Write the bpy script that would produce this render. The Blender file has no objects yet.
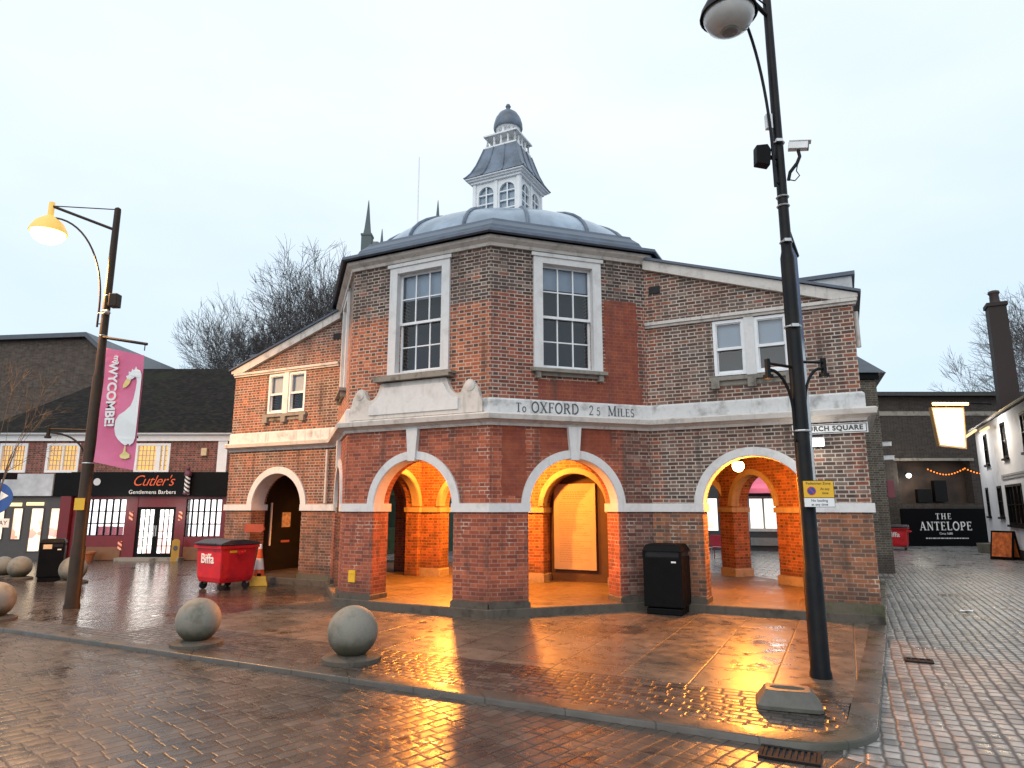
import bpy, bmesh, math, random
from mathutils import Vector, Matrix
from mathutils.geometry import tessellate_polygon
R_ = math.radians
PI = math.pi
scene = bpy.context.scene
C = scene.collection

# ------------------------------------------------------------------ node helpers
class N:
    def __init__(self, name, world=None):
        if world:
            self.m = world
        else:
            self.m = bpy.data.materials.new(name)
        self.m.use_nodes = True
        self.t = self.m.node_tree
        self.t.nodes.clear()
    def node(self, typ, **kw):
        n = self.t.nodes.new(typ)
        for k, v in kw.items():
            setattr(n, k, v)
        return n
    def set(self, sock, v):
        if isinstance(v, bpy.types.NodeSocket):
            self.t.links.new(v, sock)
        elif v is not None:
            if sock.type == 'RGBA' and len(v) == 3:
                v = (*v, 1)
            sock.default_value = v
    def math(self, op, a, b=None, c=None, clamp=False):
        n = self.node('ShaderNodeMath', operation=op)
        n.use_clamp = clamp
        self.set(n.inputs[0], a)
        if b is not None: self.set(n.inputs[1], b)
        if c is not None: self.set(n.inputs[2], c)
        return n.outputs[0]
    def add(self, a, b): return self.math('ADD', a, b)
    def sub(self, a, b): return self.math('SUBTRACT', a, b)
    def mul(self, a, b): return self.math('MULTIPLY', a, b)
    def smooth(self, v, a, b, lo=0.0, hi=1.0):
        n = self.node('ShaderNodeMapRange', interpolation_type='SMOOTHSTEP')
        self.set(n.inputs[0], v); n.inputs[1].default_value = a; n.inputs[2].default_value = b
        n.inputs[3].default_value = lo; n.inputs[4].default_value = hi
        return n.outputs[0]
    def lin(self, v, a, b, lo=0.0, hi=1.0):
        n = self.node('ShaderNodeMapRange')
        self.set(n.inputs[0], v); n.inputs[1].default_value = a; n.inputs[2].default_value = b
        n.inputs[3].default_value = lo; n.inputs[4].default_value = hi
        return n.outputs[0]
    def mix(self, f, a, b, blend='MIX'):
        n = self.node('ShaderNodeMix', data_type='RGBA', blend_type=blend)
        self.set(n.inputs[0], f); self.set(n.inputs[6], a); self.set(n.inputs[7], b)
        return n.outputs[2]
    def noise(self, vec, scale, detail=3, rough=.55, col=False):
        n = self.node('ShaderNodeTexNoise')
        self.set(n.inputs['Vector'], vec); n.inputs['Scale'].default_value = scale
        n.inputs['Detail'].default_value = detail; n.inputs['Roughness'].default_value = rough
        return n.outputs[1 if col else 0]
    def obj(self):
        return self.node('ShaderNodeTexCoord').outputs['Object']
    def pos(self):
        return self.node('ShaderNodeNewGeometry').outputs['Position']
    def sep(self, v):
        n = self.node('ShaderNodeSeparateXYZ'); self.set(n.inputs[0], v)
        return n.outputs[0], n.outputs[1], n.outputs[2]
    def comb(self, x, y, z=0.0):
        n = self.node('ShaderNodeCombineXYZ')
        self.set(n.inputs[0], x); self.set(n.inputs[1], y); self.set(n.inputs[2], z)
        return n.outputs[0]
    def white(self, v):
        n = self.node('ShaderNodeTexWhiteNoise', noise_dimensions='3D'); self.set(n.inputs[0], v)
        return n.outputs[0]
    def ramp(self, f, stops):
        n = self.node('ShaderNodeValToRGB'); self.set(n.inputs[0], f)
        e = n.color_ramp.elements
        while len(e) < len(stops): e.new(.5)
        for i, (p, c) in enumerate(stops):
            e[i].position = p; e[i].color = (*c, 1)
        return n.outputs[0]
    def bump(self, h, strength=.5, dist=.01, normal=None):
        n = self.node('ShaderNodeBump'); n.inputs['Strength'].default_value = strength
        n.inputs['Distance'].default_value = dist; self.set(n.inputs['Height'], h)
        if normal is not None: self.set(n.inputs['Normal'], normal)
        return n.outputs[0]
    def surf(self, color, rough=.7, normal=None, metal=0.0, spec=.5, coat=0.0, emit=None, estr=0.0):
        p = self.node('ShaderNodeBsdfPrincipled')
        self.set(p.inputs['Base Color'], color); self.set(p.inputs['Roughness'], rough)
        self.set(p.inputs['Metallic'], metal); self.set(p.inputs['Specular IOR Level'], spec)
        if coat: p.inputs['Coat Weight'].default_value = coat; p.inputs['Coat Roughness'].default_value = .1
        if normal is not None: self.set(p.inputs['Normal'], normal)
        if emit is not None:
            self.set(p.inputs['Emission Color'], emit); self.set(p.inputs['Emission Strength'], estr)
        o = self.node('ShaderNodeOutputMaterial'); self.t.links.new(p.outputs[0], o.inputs[0])
        return self.m
    # bonds: return (mask 1 on the unit / 0 in the joint, random per unit, random 2)
    def bond(self, u, v, L, H, m, mode='running', hard=.5):
        vs = self.math('DIVIDE', v, H)
        row = self.math('FLOOR', vs); fv = self.math('FRACT', vs)
        us = self.math('DIVIDE', u, L)
        if mode == 'random':
            us = self.add(us, self.mul(self.white(self.comb(row, 3.3, 7.7)), 7.0))
        elif mode != 'stack':
            us = self.add(us, self.mul(row, .5))
        idx = self.math('FLOOR', us); fu = self.math('FRACT', us)
        if mode == 'flemish':
            t = self.mul(fu, L); k = L*2/3
            hdr = self.math('GREATER_THAN', t, k)
            du = self.math('MINIMUM', self.math('MINIMUM', t, self.sub(L, t)), self.math('ABSOLUTE', self.sub(t, k)))
            idx = self.add(self.mul(idx, 2), hdr)
        else:
            hdr = 0.0
            du = self.mul(self.math('MINIMUM', fu, self.sub(1.0, fu)), L)
        dv = self.mul(self.math('MINIMUM', fv, self.sub(1.0, fv)), H)
        d = self.math('MINIMUM', du, dv)
        mask = self.smooth(d, m*(.5-.5*hard), m*(.5+.5*hard))
        r1 = self.white(self.comb(idx, row, 1.5)); r2 = self.white(self.comb(row, idx, 9.5))
        return mask, r1, r2, hdr, d

def simple(name, col, rough=.6, metal=0.0, var=.12, scale=6, bump=.15, spec=.5, coat=0.0, dirt=None, dirtamt=.5):
    n = N(name); o = n.pos()
    nz = n.noise(o, scale, 5)
    k = n.lin(nz, .3, .7, 1-var, 1+var)
    c = n.mix(1.0, col, n.comb(k, k, k), 'MULTIPLY')
    if dirt:
        f = n.mul(n.smooth(n.noise(o, scale*.4, 6, .65), .42, .68), dirtamt)
        c = n.mix(f, c, dirt)
    b = n.bump(n.noise(o, scale*12, 3), bump, .004) if bump else None
    r = n.lin(nz, .3, .7, max(.03, rough-.08), min(1, rough+.08))
    return n.surf(c, r, b, metal, spec, coat)

def emis(name, col, s):
    n = N(name)
    e = n.node('ShaderNodeEmission'); n.set(e.inputs[0], col); e.inputs[1].default_value = s
    o = n.node('ShaderNodeOutputMaterial'); n.t.links.new(e.outputs[0], o.inputs[0])
    return n.m

def brick(name, red=(.30, .085, .04), dark=(.082, .058, .052), mortar=(.66, .58, .49), darkzone=None, patch=(), lowpatch=None,
          mort_amt=.85, hdr_dark=.75, quoin=None, moss=0.0, mort_noise=None, low=0.0, lowz=3.65, lowc=((.22, .05, .028), (.43, .108, .048))):
    """flemish bond in the wall's own frame (x along, z up)"""
    n = N(name); o = n.obj(); x, y, z = n.sep(o)
    u = n.add(x, y)
    wob = n.noise(o, 1.3, 2)
    zz = n.add(z, n.mul(n.sub(wob, .5), .02))
    mask, r1, r2, hdr, d = n.bond(u, zz, .34, .0745, .0165, 'flemish', .8)
    big = n.noise(o, 1.1, 4); mid = n.noise(o, 3.7, 4)
    # dark share
    if darkzone is None:
        dk = 0.0
    else:
        dk = darkzone(n, x, z, big)
    redc = n.ramp(r1, [(0, tuple(c*.55 for c in red)), (.35, tuple(c*.85 for c in red)), (.7, red), (1, (red[0]*1.25, red[1]*1.45, red[2]*1.5))])
    darkc = n.ramp(r2, [(0, tuple(c*.45 for c in dark)), (.5, dark), (.80, (dark[0]*1.5, dark[1]*1.3, dark[2]*1.2)), (.9, (.21, .165, .135)), (1, tuple(.6*a+.4*b for a, b in zip(red, dark)))])
    redc = n.mix(n.mul(n.mul(hdr, hdr_dark), n.smooth(r2, .25, .5)), redc, tuple(c*.5 for c in dark))
    lowf = n.mul(n.smooth(z, lowz+.05, lowz-.05), low)
    lowred = n.mix(r1, *lowc)
    redc = n.mix(lowf, redc, lowred)
    col = n.mix(dk, redc, darkc)
    # weathering
    k = n.lin(mid, .25, .75, .72, 1.2)
    col = n.mix(1.0, col, n.comb(k, k, k), 'MULTIPLY')
    mo = n.mul(n.lin(n.noise(o, 2.3, 4), .3, .7, .55, 1.0), mort_amt)
    if low: mo = n.mul(mo, n.sub(1.0, n.mul(n.mul(lowf, .70), n.smooth(n.noise(o, 1.6, 5, .65), .62, .55))))
    if mort_noise:
        mo = n.mul(mo, n.lin(n.smooth(n.noise(o, mort_noise[0], 4), mort_noise[1], mort_noise[1]+.06), 0, 1, mort_noise[2], 1.0))
    if patch:
        pm = None
        xx = n.add(x, n.mul(n.sub(n.noise(o, 5, 3), .5), .16)); z2 = n.add(z, n.mul(n.sub(n.noise(o, 6, 3), .5), .10))
        for x0, x1, z0, z1 in patch:
            a = n.mul(n.mul(n.math('GREATER_THAN', xx, x0), n.math('LESS_THAN', xx, x1)), n.mul(n.math('GREATER_THAN', z2, z0), n.math('LESS_THAN', z2, z1)))
            pm = a if pm is None else n.math('MAXIMUM', pm, a)
        pr = n.mix(n.smooth(n.noise(o, 4, 5), .4, .65), (.20, .045, .028), (.27, .07, .035))
        col = n.mix(n.mul(pm, .85), col, pr)
        mo = n.mul(mo, n.sub(1.0, n.mul(pm, .88)))
    mcol = n.mix(n.noise(o, 2.0, 3), tuple(c*.75 for c in mortar), mortar)
    inv = n.mul(n.sub(1.0, mask), mo)
    col = n.mix(inv, col, mcol)
    # damp soot near the ground
    low = n.mul(n.smooth(n.add(z, n.mul(n.sub(big, .5), .9)), .75, .1), .6)
    col = n.mix(low, col, (.035, .028, .024))
    if moss:
        mf = n.mul(n.smooth(n.add(z, n.mul(n.sub(mid, .5), .5)), .5, .2), moss)
        col = n.mix(mf, col, (.035, .055, .012))
    soot = n.mul(n.smooth(n.noise(n.comb(n.mul(u, 1.9), n.mul(z, .30), 3.0), 1.7, 5, .6), .50, .74), .6)
    col = n.mix(soot, col, (.05, .04, .035))
    h = n.add(n.mul(mask, .7), n.mul(n.noise(o, 60, 3), .5))
    return n.surf(col, n.lin(mid, .3, .7, .62, .9), n.bump(h, .5, .006), spec=.3)

def stone(name, col=(.50, .47, .42), grime=(.08, .07, .055), amt=.5, streak=True):
    n = N(name); o = n.pos(); x, y, z = n.sep(o)
    a = n.noise(o, 3.2, 6, .62); b = n.noise(o, 14, 4)
    c = n.mix(b, tuple(k*.82 for k in col), col)
    g = n.smooth(a, .47, .75)
    if streak:
        s = n.noise(n.comb(n.mul(n.add(x, y), 5.0), n.mul(n.sub(x, y), 5.0), n.mul(z, .8)), 1.0, 4)
        g = n.math('MAXIMUM', g, n.mul(n.smooth(s, .54, .75), .8))
    c = n.mix(n.mul(g, amt), c, grime)
    return n.surf(c, .8, n.bump(n.noise(o, 70, 3), .25, .004), spec=.3)

# ------------------------------------------------------------------ mesh builder
class MB:
    def __init__(self):
        self.v = []; self.f = []; self.mi = []; self.cur = 0
    def add(self, vs, fs):
        b = len(self.v); self.v += [tuple(p) for p in vs]
        for f in fs:
            self.f.append(tuple(i+b for i in f)); self.mi.append(self.cur)
        return self
    def box(self, c, s, rz=0.0, taper=None):
        x, y, z = (k/2 for k in s)
        t = taper or 1.0
        vs = []
        for sz, k in ((-1, 1.0), (1, t)):
            for sx, sy in ((-1, -1), (1, -1), (1, 1), (-1, 1)):
                px, py = sx*x*k, sy*y*k
                vs.append((c[0]+px*math.cos(rz)-py*math.sin(rz), c[1]+px*math.sin(rz)+py*math.cos(rz), c[2]+sz*z))
        return self.add(vs, [(3, 2, 1, 0), (4, 5, 6, 7), (0, 1, 5, 4), (1, 2, 6, 5), (2, 3, 7, 6), (3, 0, 4, 7)])
    def span(self, a, b):
        return self.box([(p+q)/2 for p, q in zip(a, b)], [abs(q-p) for p, q in zip(a, b)])
    def tube(self, pts, rad, n=8, cap=True):
        pts = [Vector(p) for p in pts]
        if not hasattr(rad, '__len__'): rad = [rad]*len(pts)
        vs = []; fs = []
        up = None
        for i, p in enumerate(pts):
            d = (pts[min(i+1, len(pts)-1)]-pts[max(i-1, 0)])
            d = d.normalized() if d.length > 1e-9 else Vector((0, 0, 1))
            if up is None:
                up = Vector((1, 0, 0)) if abs(d.x) < .9 else Vector((0, 1, 0))
            a = (up - d*up.dot(d)).normalized(); b = d.cross(a); up = a
            for k in range(n):
                t = 2*PI*k/n
                vs.append(p+(a*math.cos(t)+b*math.sin(t))*rad[i])
        for i in range(len(pts)-1):
            for k in range(n):
                k2 = (k+1) % n
                fs.append((i*n+k, i*n+k2, (i+1)*n+k2, (i+1)*n+k))
        if cap:
            fs.append(tuple(range(n-1, -1, -1))); fs.append(tuple((len(pts)-1)*n+k for k in range(n)))
        return self.add(vs, fs)
    def lathe(self, prof, n=24, c=(0, 0, 0), axis='z', a0=0.0):
        vs = []; fs = []
        for r, h in prof:
            for k in range(n):
                t = 2*PI*k/n+a0
                p = (r*math.cos(t), r*math.sin(t), h)
                if axis == 'y': p = (p[0], p[2], p[1])
                if axis == 'x': p = (p[2], p[0], p[1])
                vs.append((c[0]+p[0], c[1]+p[1], c[2]+p[2]))
        for i in range(len(prof)-1):
            for k in range(n):
                k2 = (k+1) % n
                fs.append((i*n+k, i*n+k2, (i+1)*n+k2, (i+1)*n+k))
        if prof[0][0] > 1e-4: fs.append(tuple(range(n-1, -1, -1)))
        if prof[-1][0] > 1e-4: fs.append(tuple((len(prof)-1)*n+k for k in range(n)))
        return self.add(vs, fs)
    def prism(self, outer, holes=(), y0=0.0, y1=.1, plane='xz'):
        """extruded polygon with holes; plane xz (depth y) or xy (depth z)"""
        loops = [list(outer)]+[list(h) for h in holes]
        tri = tessellate_polygon([[Vector((a, b, 0)) for a, b in l] for l in loops])
        flat = [p for l in loops for p in l]
        P = (lambda a, b, d: (a, d, b)) if plane == 'xz' else (lambda a, b, d: (a, b, d))
        nv = len(flat)
        vs = [P(a, b, y0) for a, b in flat]+[P(a, b, y1) for a, b in flat]
        fs = [tuple(t) for t in tri]+[tuple(i+nv for i in reversed(t)) for t in tri]
        o = 0
        for l in loops:
            k = len(l)
            for i in range(k):
                j = (i+1) % k
                fs.append((o+i, o+j, nv+o+j, nv+o+i))
            o += k
        return self.add(vs, fs)
    def sweep(self, prof, path, closed=False, base=0.0, side=1):
        """prof [(out, z)] swept along xy path, out to the right-hand outside"""
        n = len(path); m = len(prof); vs = []
        for i in range(n):
            p = Vector(path[i])
            a = Vector(path[(i-1) % n]); b = Vector(path[(i+1) % n])
            d1 = (p-a).normalized() if (closed or i > 0) else None
            d2 = (b-p).normalized() if (closed or i < n-1) else None
            d1 = d1 or d2; d2 = d2 or d1
            n1 = Vector((d1.y, -d1.x))*side; n2 = Vector((d2.y, -d2.x))*side
            mt = (n1+n2).normalized(); k = 1/max(.3, mt.dot(n1))
            for o, z in prof:
                q = p+mt*(o*k); vs.append((q.x, q.y, z+base))
        fs = []
        for i in range(n if closed else n-1):
            j = (i+1) % n
            for k in range(m):
                k2 = (k+1) % m
                fs.append((i*m+k, j*m+k, j*m+k2, i*m+k2))
        if not closed:
            fs.append(tuple(range(m))); fs.append(tuple((n-1)*m+k for k in reversed(range(m))))
        return self.add(vs, fs)
    def quad(self, a, b, c, d):
        return self.add([a, b, c, d], [(0, 1, 2, 3)])
    def sphere(self, c, r, n=24, m=14, sz=1.0):
        prof = [(r*math.sin(PI*i/m), -r*sz*math.cos(PI*i/m)) for i in range(m+1)]
        prof[0] = (0.0001, prof[0][1]); prof[-1] = (0.0001, prof[-1][1])
        return self.lathe(prof, n, c)
    def build(self, name, mat, parent=None, loc=(0, 0, 0), rz=0.0, smooth=False, bevel=0.0, fix=True):
        me = bpy.data.meshes.new(name)
        me.from_pydata(self.v, [], self.f); me.update()
        bm = bmesh.new(); bm.from_mesh(me)
        if fix: bmesh.ops.recalc_face_normals(bm, faces=bm.faces)
        if bevel:
            bmesh.ops.remove_doubles(bm, verts=bm.verts, dist=1e-5)
            ed = [e for e in bm.edges if len(e.link_faces) == 2 and e.calc_face_angle(0) > .5]
            bmesh.ops.bevel(bm, geom=ed, offset=bevel, segments=2, affect='EDGES', profile=.6, clamp_overlap=True)
        bm.to_mesh(me); bm.free()
        if not bevel:
            for p, i in zip(me.polygons, self.mi): p.material_index = i
        for m in (mat if isinstance(mat, (list, tuple)) else [mat]): me.materials.append(m)
        if smooth:
            me.shade_smooth()
            try: me.set_sharp_from_angle(angle=R_(40))
            except Exception: pass
        o = bpy.data.objects.new(name, me); C.objects.link(o)
        o.parent = parent; o.location = loc; o.rotation_euler = (0, 0, rz)
        return o

def tag(o, label=None, cat=None, group=None, kind=None):
    if label: o['label'] = label
    if cat: o['category'] = cat
    if group: o['group'] = group
    if kind: o['kind'] = kind
    return o
def thing(name, label, cat, loc=(0, 0, 0), rz=0.0, group=None):
    o = bpy.data.objects.new(name, None); C.objects.link(o)
    o.location = loc; o.rotation_euler = (0, 0, rz); o.empty_display_size = .2
    return tag(o, label, cat, group)
def copy_tree(o, parent=None):
    c = o.copy(); C.objects.link(c); c.parent = parent
    for ch in list(o.children): copy_tree(ch, c)
    return c

def arcpts(cx, cz, r, a0, a1, n=24):
    return [(cx+r*math.cos(a0+(a1-a0)*i/n), cz+r*math.sin(a0+(a1-a0)*i/n)) for i in range(n+1)]

# ---- lettering
def text_obj(name, s, size, mat, parent, loc, rot=(PI/2, 0, 0), align='CENTER', ext=.004, shear=0.0, offset=0.0, spacing=1.0, sx=1.0):
    cu = bpy.data.curves.new(name, 'FONT'); cu.body = s; cu.size = size; cu.align_x = align; cu.align_y = 'CENTER'
    cu.extrude = ext; cu.shear = shear; cu.offset = offset; cu.space_character = spacing; cu.resolution_u = 4
    t = bpy.data.objects.new(name, cu); C.objects.link(t)
    bpy.context.view_layer.update()
    me = bpy.data.meshes.new_from_object(t.evaluated_get(bpy.context.evaluated_depsgraph_get()))
    bpy.data.objects.remove(t); bpy.data.curves.remove(cu)
    me.materials.clear(); me.materials.append(mat)
    o = bpy.data.objects.new(name, me); C.objects.link(o)
    o.parent = parent; o.location = loc; o.rotation_euler = rot; o.scale = (sx, 1, 1)
    return o

def ell(cx, cy, rx, ry, a0, a1, n=14):
    return [(cx+rx*math.cos(R_(a0+(a1-a0)*i/n)), cy+ry*math.sin(R_(a0+(a1-a0)*i/n))) for i in range(n+1)]
K, T = .165, .07   # thick and thin strokes of the roman capitals
GL = {  # width, [(points, thickness)], serif bars [(x, y, w)]
 'T': (.72, [([(.36, 0), (.36, 1)], K), ([(.04, .97), (.68, .97)], T), ([(.05, .82), (.05, 1)], T), ([(.67, .82), (.67, 1)], T)], [(.36, 0, .36)]),
 'O': (.86, [(ell(.43, .5, .36, .48, 90, 270), K*.9), (ell(.43, .5, .36, .48, -90, 90), K*.9)], []),
 'X': (.82, [([(.1, 1), (.70, 0)], K), ([(.70, 1), (.12, 0)], T)], [(.12, 0, .26), (.70, 0, .28), (.12, 1, .28), (.70, 1, .26)]),
 'F': (.66, [([(.17, 0), (.17, 1)], K), ([(.1, .97), (.62, .97)], T), ([(.17, .52), (.48, .52)], T), ([(.61, .8), (.61, 1)], T), ([(.48, .42), (.48, .62)], T)], [(.17, 0, .36)]),
 'R': (.82, [([(.17, 0), (.17, 1)], K), ([(.06, .97), (.4, .97)], T), (ell(.38, .74, .25, .23, 90, -90), K*.8), ([(.2, .51), (.4, .51)], T), ([(.42, .5), (.74, 0)], K)], [(.17, 0, .36), (.74, 0, .2)]),
 'D': (.86, [([(.17, 0), (.17, 1)], K), ([(.06, .97), (.36, .97)], T), ([(.06, .03), (.36, .03)], T), (ell(.34, .5, .42, .47, 90, -90), K*.9)], []),
 '2': (.6, [(ell(.3, .72, .2, .25, 170, -20), K*.7), ([(.49, .64), (.08, .05)], T*1.2), ([(.05, .05), (.54, .05)], K*.7)], []),
 '5': (.58, [([(.14, .96), (.52, .96)], K*.6), ([(.14, .96), (.12, .56)], T), (ell(.26, .32, .24, .29, 120, -140), K*.7)], []),
 'M': (1.02, [([(.14, 0), (.14, 1)], T), ([(.86, 0), (.86, 1)], K), ([(.14, 1), (.5, .05)], K), ([(.5, .05), (.86, 1)], T)], [(.14, 0, .28), (.86, 0, .34), (.1, 1, .2), (.9, 1, .24)]),
 'I': (.4, [([(.2, 0), (.2, 1)], K)], [(.2, 0, .34), (.2, 1, .34)]),
 'L': (.66, [([(.17, 0), (.17, 1)], K), ([(.1, .03), (.6, .03)], T), ([(.6, 0), (.6, .2)], T)], [(.17, 1, .36)]),
 'E': (.7, [([(.17, 0), (.17, 1)], K), ([(.1, .97), (.62, .97)], T), ([(.1, .03), (.64, .03)], T), ([(.17, .52), (.48, .52)], T), ([(.61, .82), (.61, 1)], T), ([(.63, 0), (.63, .2)], T), ([(.48, .42), (.48, .62)], T)], [(.14, 0, .2), (.14, 1, .2)]),
 'S': (.62, [(ell(.31, .74, .2, .23, 30, 270), K*.75), (ell(.31, .27, .22, .24, 90, -150), K*.75)], []),
 'A': (.84, [([(.12, 0), (.42, 1)], T), ([(.42, 1), (.72, 0)], K), ([(.24, .34), (.6, .34)], T)], [(.12, 0, .24), (.72, 0, .32)]),
 'N': (.86, [([(.15, 0), (.15, 1)], T), ([(.73, 0), (.73, 1)], T), ([(.15, 1), (.73, 0)], K)], [(.15, 0, .28), (.11, 1, .2), (.73, 1, .28)]),
 'P': (.72, [([(.17, 0), (.17, 1)], K), ([(.06, .97), (.4, .97)], T), (ell(.38, .72, .25, .25, 90, -90), K*.8), ([(.2, .47), (.4, .47)], T)], [(.17, 0, .36)]),
 'H': (.86, [([(.17, 0), (.17, 1)], K), ([(.69, 0), (.69, 1)], K), ([(.17, .52), (.69, .52)], T)], [(.17, 0, .32), (.69, 0, .32), (.17, 1, .32), (.69, 1, .32)]),
 'o': (.62, [(ell(.31, .33, .23, .31, 90, 270), K*.8), (ell(.31, .33, .23, .31, -90, 90), K*.8)], []),
}
def roman(runs, gap=.08):
    """runs [(text, height, space after)] -> MB lying in xz, centred on x, y as depth"""
    mb = MB(); x = 0.0; k = 0
    def stroke(pts, w, ox, h):
        nonlocal k
        k += 1; y = -.0004*(k % 7)
        for i in range(len(pts)-1):
            (x0, z0), (x1, z1) = pts[i], pts[i+1]
            L = math.hypot(x1-x0, z1-z0) or 1
            nx, nz = -(z1-z0)/L*w/2, (x1-x0)/L*w/2
            ex, ez = ((x1-x0)/L*w*.12, (z1-z0)/L*w*.12) if len(pts) > 2 else (0, 0)
            q = [(x0-ex+nx, z0-ez+nz), (x1+ex+nx, z1+ez+nz), (x1+ex-nx, z1+ez-nz), (x0-ex-nx, z0-ez-nz)]
            yy = y-.00005*(i % 2)
            mb.add([(ox+a*h, yy, b*h) for a, b in q], [(0, 1, 2, 3)])
    for s, h, sp in runs:
        for ch in s:
            if ch == ' ':
                x += .4*h; continue
            w, st, se = GL[ch]
            for p, th in st: stroke(p, th, x, h)
            for sx, sy, sw in se: stroke([(sx-sw/2, min(max(sy, .03), .97)), (sx+sw/2, min(max(sy, .03), .97))], T, x, h)
            x += (w+gap)*h
        x += sp
    for i, p in enumerate(mb.v): mb.v[i] = (p[0]-x/2, p[1], p[2])
    mb.width = x
    return mb

# ------------------------------------------------------------------ world, camera, light
W = bpy.data.worlds.new("World"); scene.world = W
n = N('', W)
sky = n.node('ShaderNodeTexSky'); sky.sky_type = 'NISHITA'; sky.sun_disc = False
SUN_EL, SUN_AZ = R_(38), R_(200)
sky.sun_elevation = SUN_EL; sky.sun_rotation = SUN_AZ; sky.air_density = 1.0; sky.dust_density = 2.0
dirv = n.node('ShaderNodeTexCoord').outputs['Generated']
dx, dy, dz = n.sep(dirv)
cloud = n.noise(n.comb(n.mul(dx, 1.4), n.mul(dy, 1.4), n.mul(dz, 3.2)), 1.6, 4, .5)
grad = n.ramp(n.math('ADD', n.mul(dz, 1.0), .0), [(0.0, (5.5, 7.2, 8.7)), (.20, (6.85, 8.2, 9.35)), (.5, (8.1, 8.92, 9.7)), (1, (8.2, 9.0, 9.75))])
cl = n.mix(1.0, grad, n.comb(n.lin(cloud, .3, .7, .90, 1.08), n.lin(cloud, .3, .7, .94, 1.05), n.lin(cloud, .3, .7, .97, 1.02)), 'MULTIPLY')
skyc = n.mix(.94, sky.outputs[0], cl)
bg = n.node('ShaderNodeBackground'); n.set(bg.inputs[0], skyc); bg.inputs[1].default_value = .121
wo = n.node('ShaderNodeOutputWorld'); n.t.links.new(bg.outputs[0], wo.inputs[0])

sl = bpy.data.lights.new('fill_sun', 'SUN'); sl.energy = 1.3; sl.angle = R_(70); sl.color = (1, .97, .93)  # soft fill added from behind the camera to brighten the facades
so = bpy.data.objects.new('fill_sun', sl); C.objects.link(so)
sd = Vector((math.sin(SUN_AZ)*math.cos(SUN_EL), math.cos(SUN_AZ)*math.cos(SUN_EL), math.sin(SUN_EL)))
so.rotation_euler = (-sd).to_track_quat('-Z', 'Y').to_euler(); so.location = sd*60

cam = bpy.data.cameras.new('camera'); cam.sensor_width = 36; cam.lens = 661/1024*36; cam.clip_end = 3000; cam.clip_start = .05
co = bpy.data.objects.new('camera', cam); C.objects.link(co)
co.location = (0, 0, 2.0); co.rotation_euler = (R_(90)+math.atan(123/661), 0, 0)
scene.camera = co
scene.view_settings.view_transform = 'Standard'; scene.view_settings.look = 'None'; scene.view_settings.exposure = 0; scene.view_settings.gamma = 1
scene.render.resolution_x, scene.render.resolution_y = 1024, 768
scene.cycles.use_denoising = True
scene.cycles.sample_clamp_indirect = 6.0
scene.cycles.max_bounces = 7

def lamp(name, loc, power, col, r=.1, parent=None):
    l = bpy.data.lights.new(name, 'POINT'); l.energy = power; l.color = col; l.shadow_soft_size = r
    o = bpy.data.objects.new(name, l); C.objects.link(o); o.location = loc; o.parent = parent
    return o

# house frame: origin at the octagon's centre, x along the front, y into the building
HO = (-.111, 17.262, 0.0); HR = R_(-26.5)
hc, hs = math.cos(HR), math.sin(HR)
def HW(a, y, z=0.0): return (HO[0]+a*hc-y*hs, HO[1]+a*hs+y*hc, z)

# ------------------------------------------------------------------ materials
ORANGE = (1.0, .31, .036)
M = {}
M['stone'] = stone('pale_stone', (.64, .60, .555), (.10, .088, .07), .5)
M['stone_white'] = stone('painted_stone', (.70, .69, .68), (.24, .22, .20), .3)
M['stone_dark'] = stone('weathered_stone', (.27, .245, .21), (.04, .035, .028), .85)
M['stone_wet'] = stone('wet_plinth_stone', (.105, .088, .070), (.022, .02, .016), .8)
M['stone_mossy'] = stone('mossy_stone', (.12, .105, .075), (.04, .05, .016), .85)
M['stone_inner'] = stone('darkened_inner_stone', (.24, .20, .155), (.06, .05, .04), .6)  # grimed stone, base also darkened to offset the strong arcade lamps
M['white_paint'] = simple('white_paint', (.72, .73, .74), .45, var=.06, bump=.05)
M['black_paint'] = simple('black_gloss_paint', (.004, .004, .0045), .5, var=.3, bump=.1, spec=.10)
M['pole_paint'] = simple('black_pole_paint', (.004, .005, .007), .42, var=.3, bump=.12, spec=.16, dirt=(.03, .02, .012), dirtamt=.35)
M['brown_pole'] = simple('brown_pole_paint', (.030, .018, .011), .5, var=.3, bump=.1, spec=.2, dirt=(.05, .028, .013), dirtamt=.5)
M['galv'] = simple('clip_metal', (.5, .5, .5), .35, .8, bump=.05)
M['lead'] = simple('lead_roof', (.12, .155, .21), .38, .0, var=.35, scale=3, bump=.25, dirt=(.03, .035, .045), dirtamt=.6)
M['lead_dark'] = simple('dark_lead', (.065, .085, .12), .42, 0, var=.3, scale=3, bump=.3)
M['dome'] = simple('dome_lead_sky_sheen', (.30, .37, .45), .26, 0, var=.3, scale=1.2, bump=.12, dirt=(.12, .15, .18), dirtamt=.5)  # pale blue base stands in for the sky reflecting on wet lead
M['slate'] = simple('slate', (.06, .07, .085), .45, 0, var=.3, scale=4, bump=.3)
M['timber_dark'] = simple('dark_timber', (.005, .0045, .0045), .5, var=.3, spec=.2)
M['dark'] = simple('dark_interior', (.012, .012, .014), .8, bump=0)
M['ceiling'] = simple('plaster_ceiling', (.22, .19, .15), .9)
M['blind'] = simple('window_blind', (.42, .47, .53), .8, var=.05, bump=0)
M['concrete'] = simple('concrete', (.15, .14, .115), .8, var=.2, scale=7, bump=.5, dirt=(.08, .085, .05), dirtamt=.6)
M['rubber'] = simple('rubber', (.015, .015, .015), .7)
M['red_plastic'] = simple('red_plastic', (.55, .012, .02), .35, var=.12, bump=.08, dirt=(.2, .01, .015), dirtamt=.4)
M['red_paint'] = simple('red_shopfront_paint', (.125, .006, .010), .4, var=.15)
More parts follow.
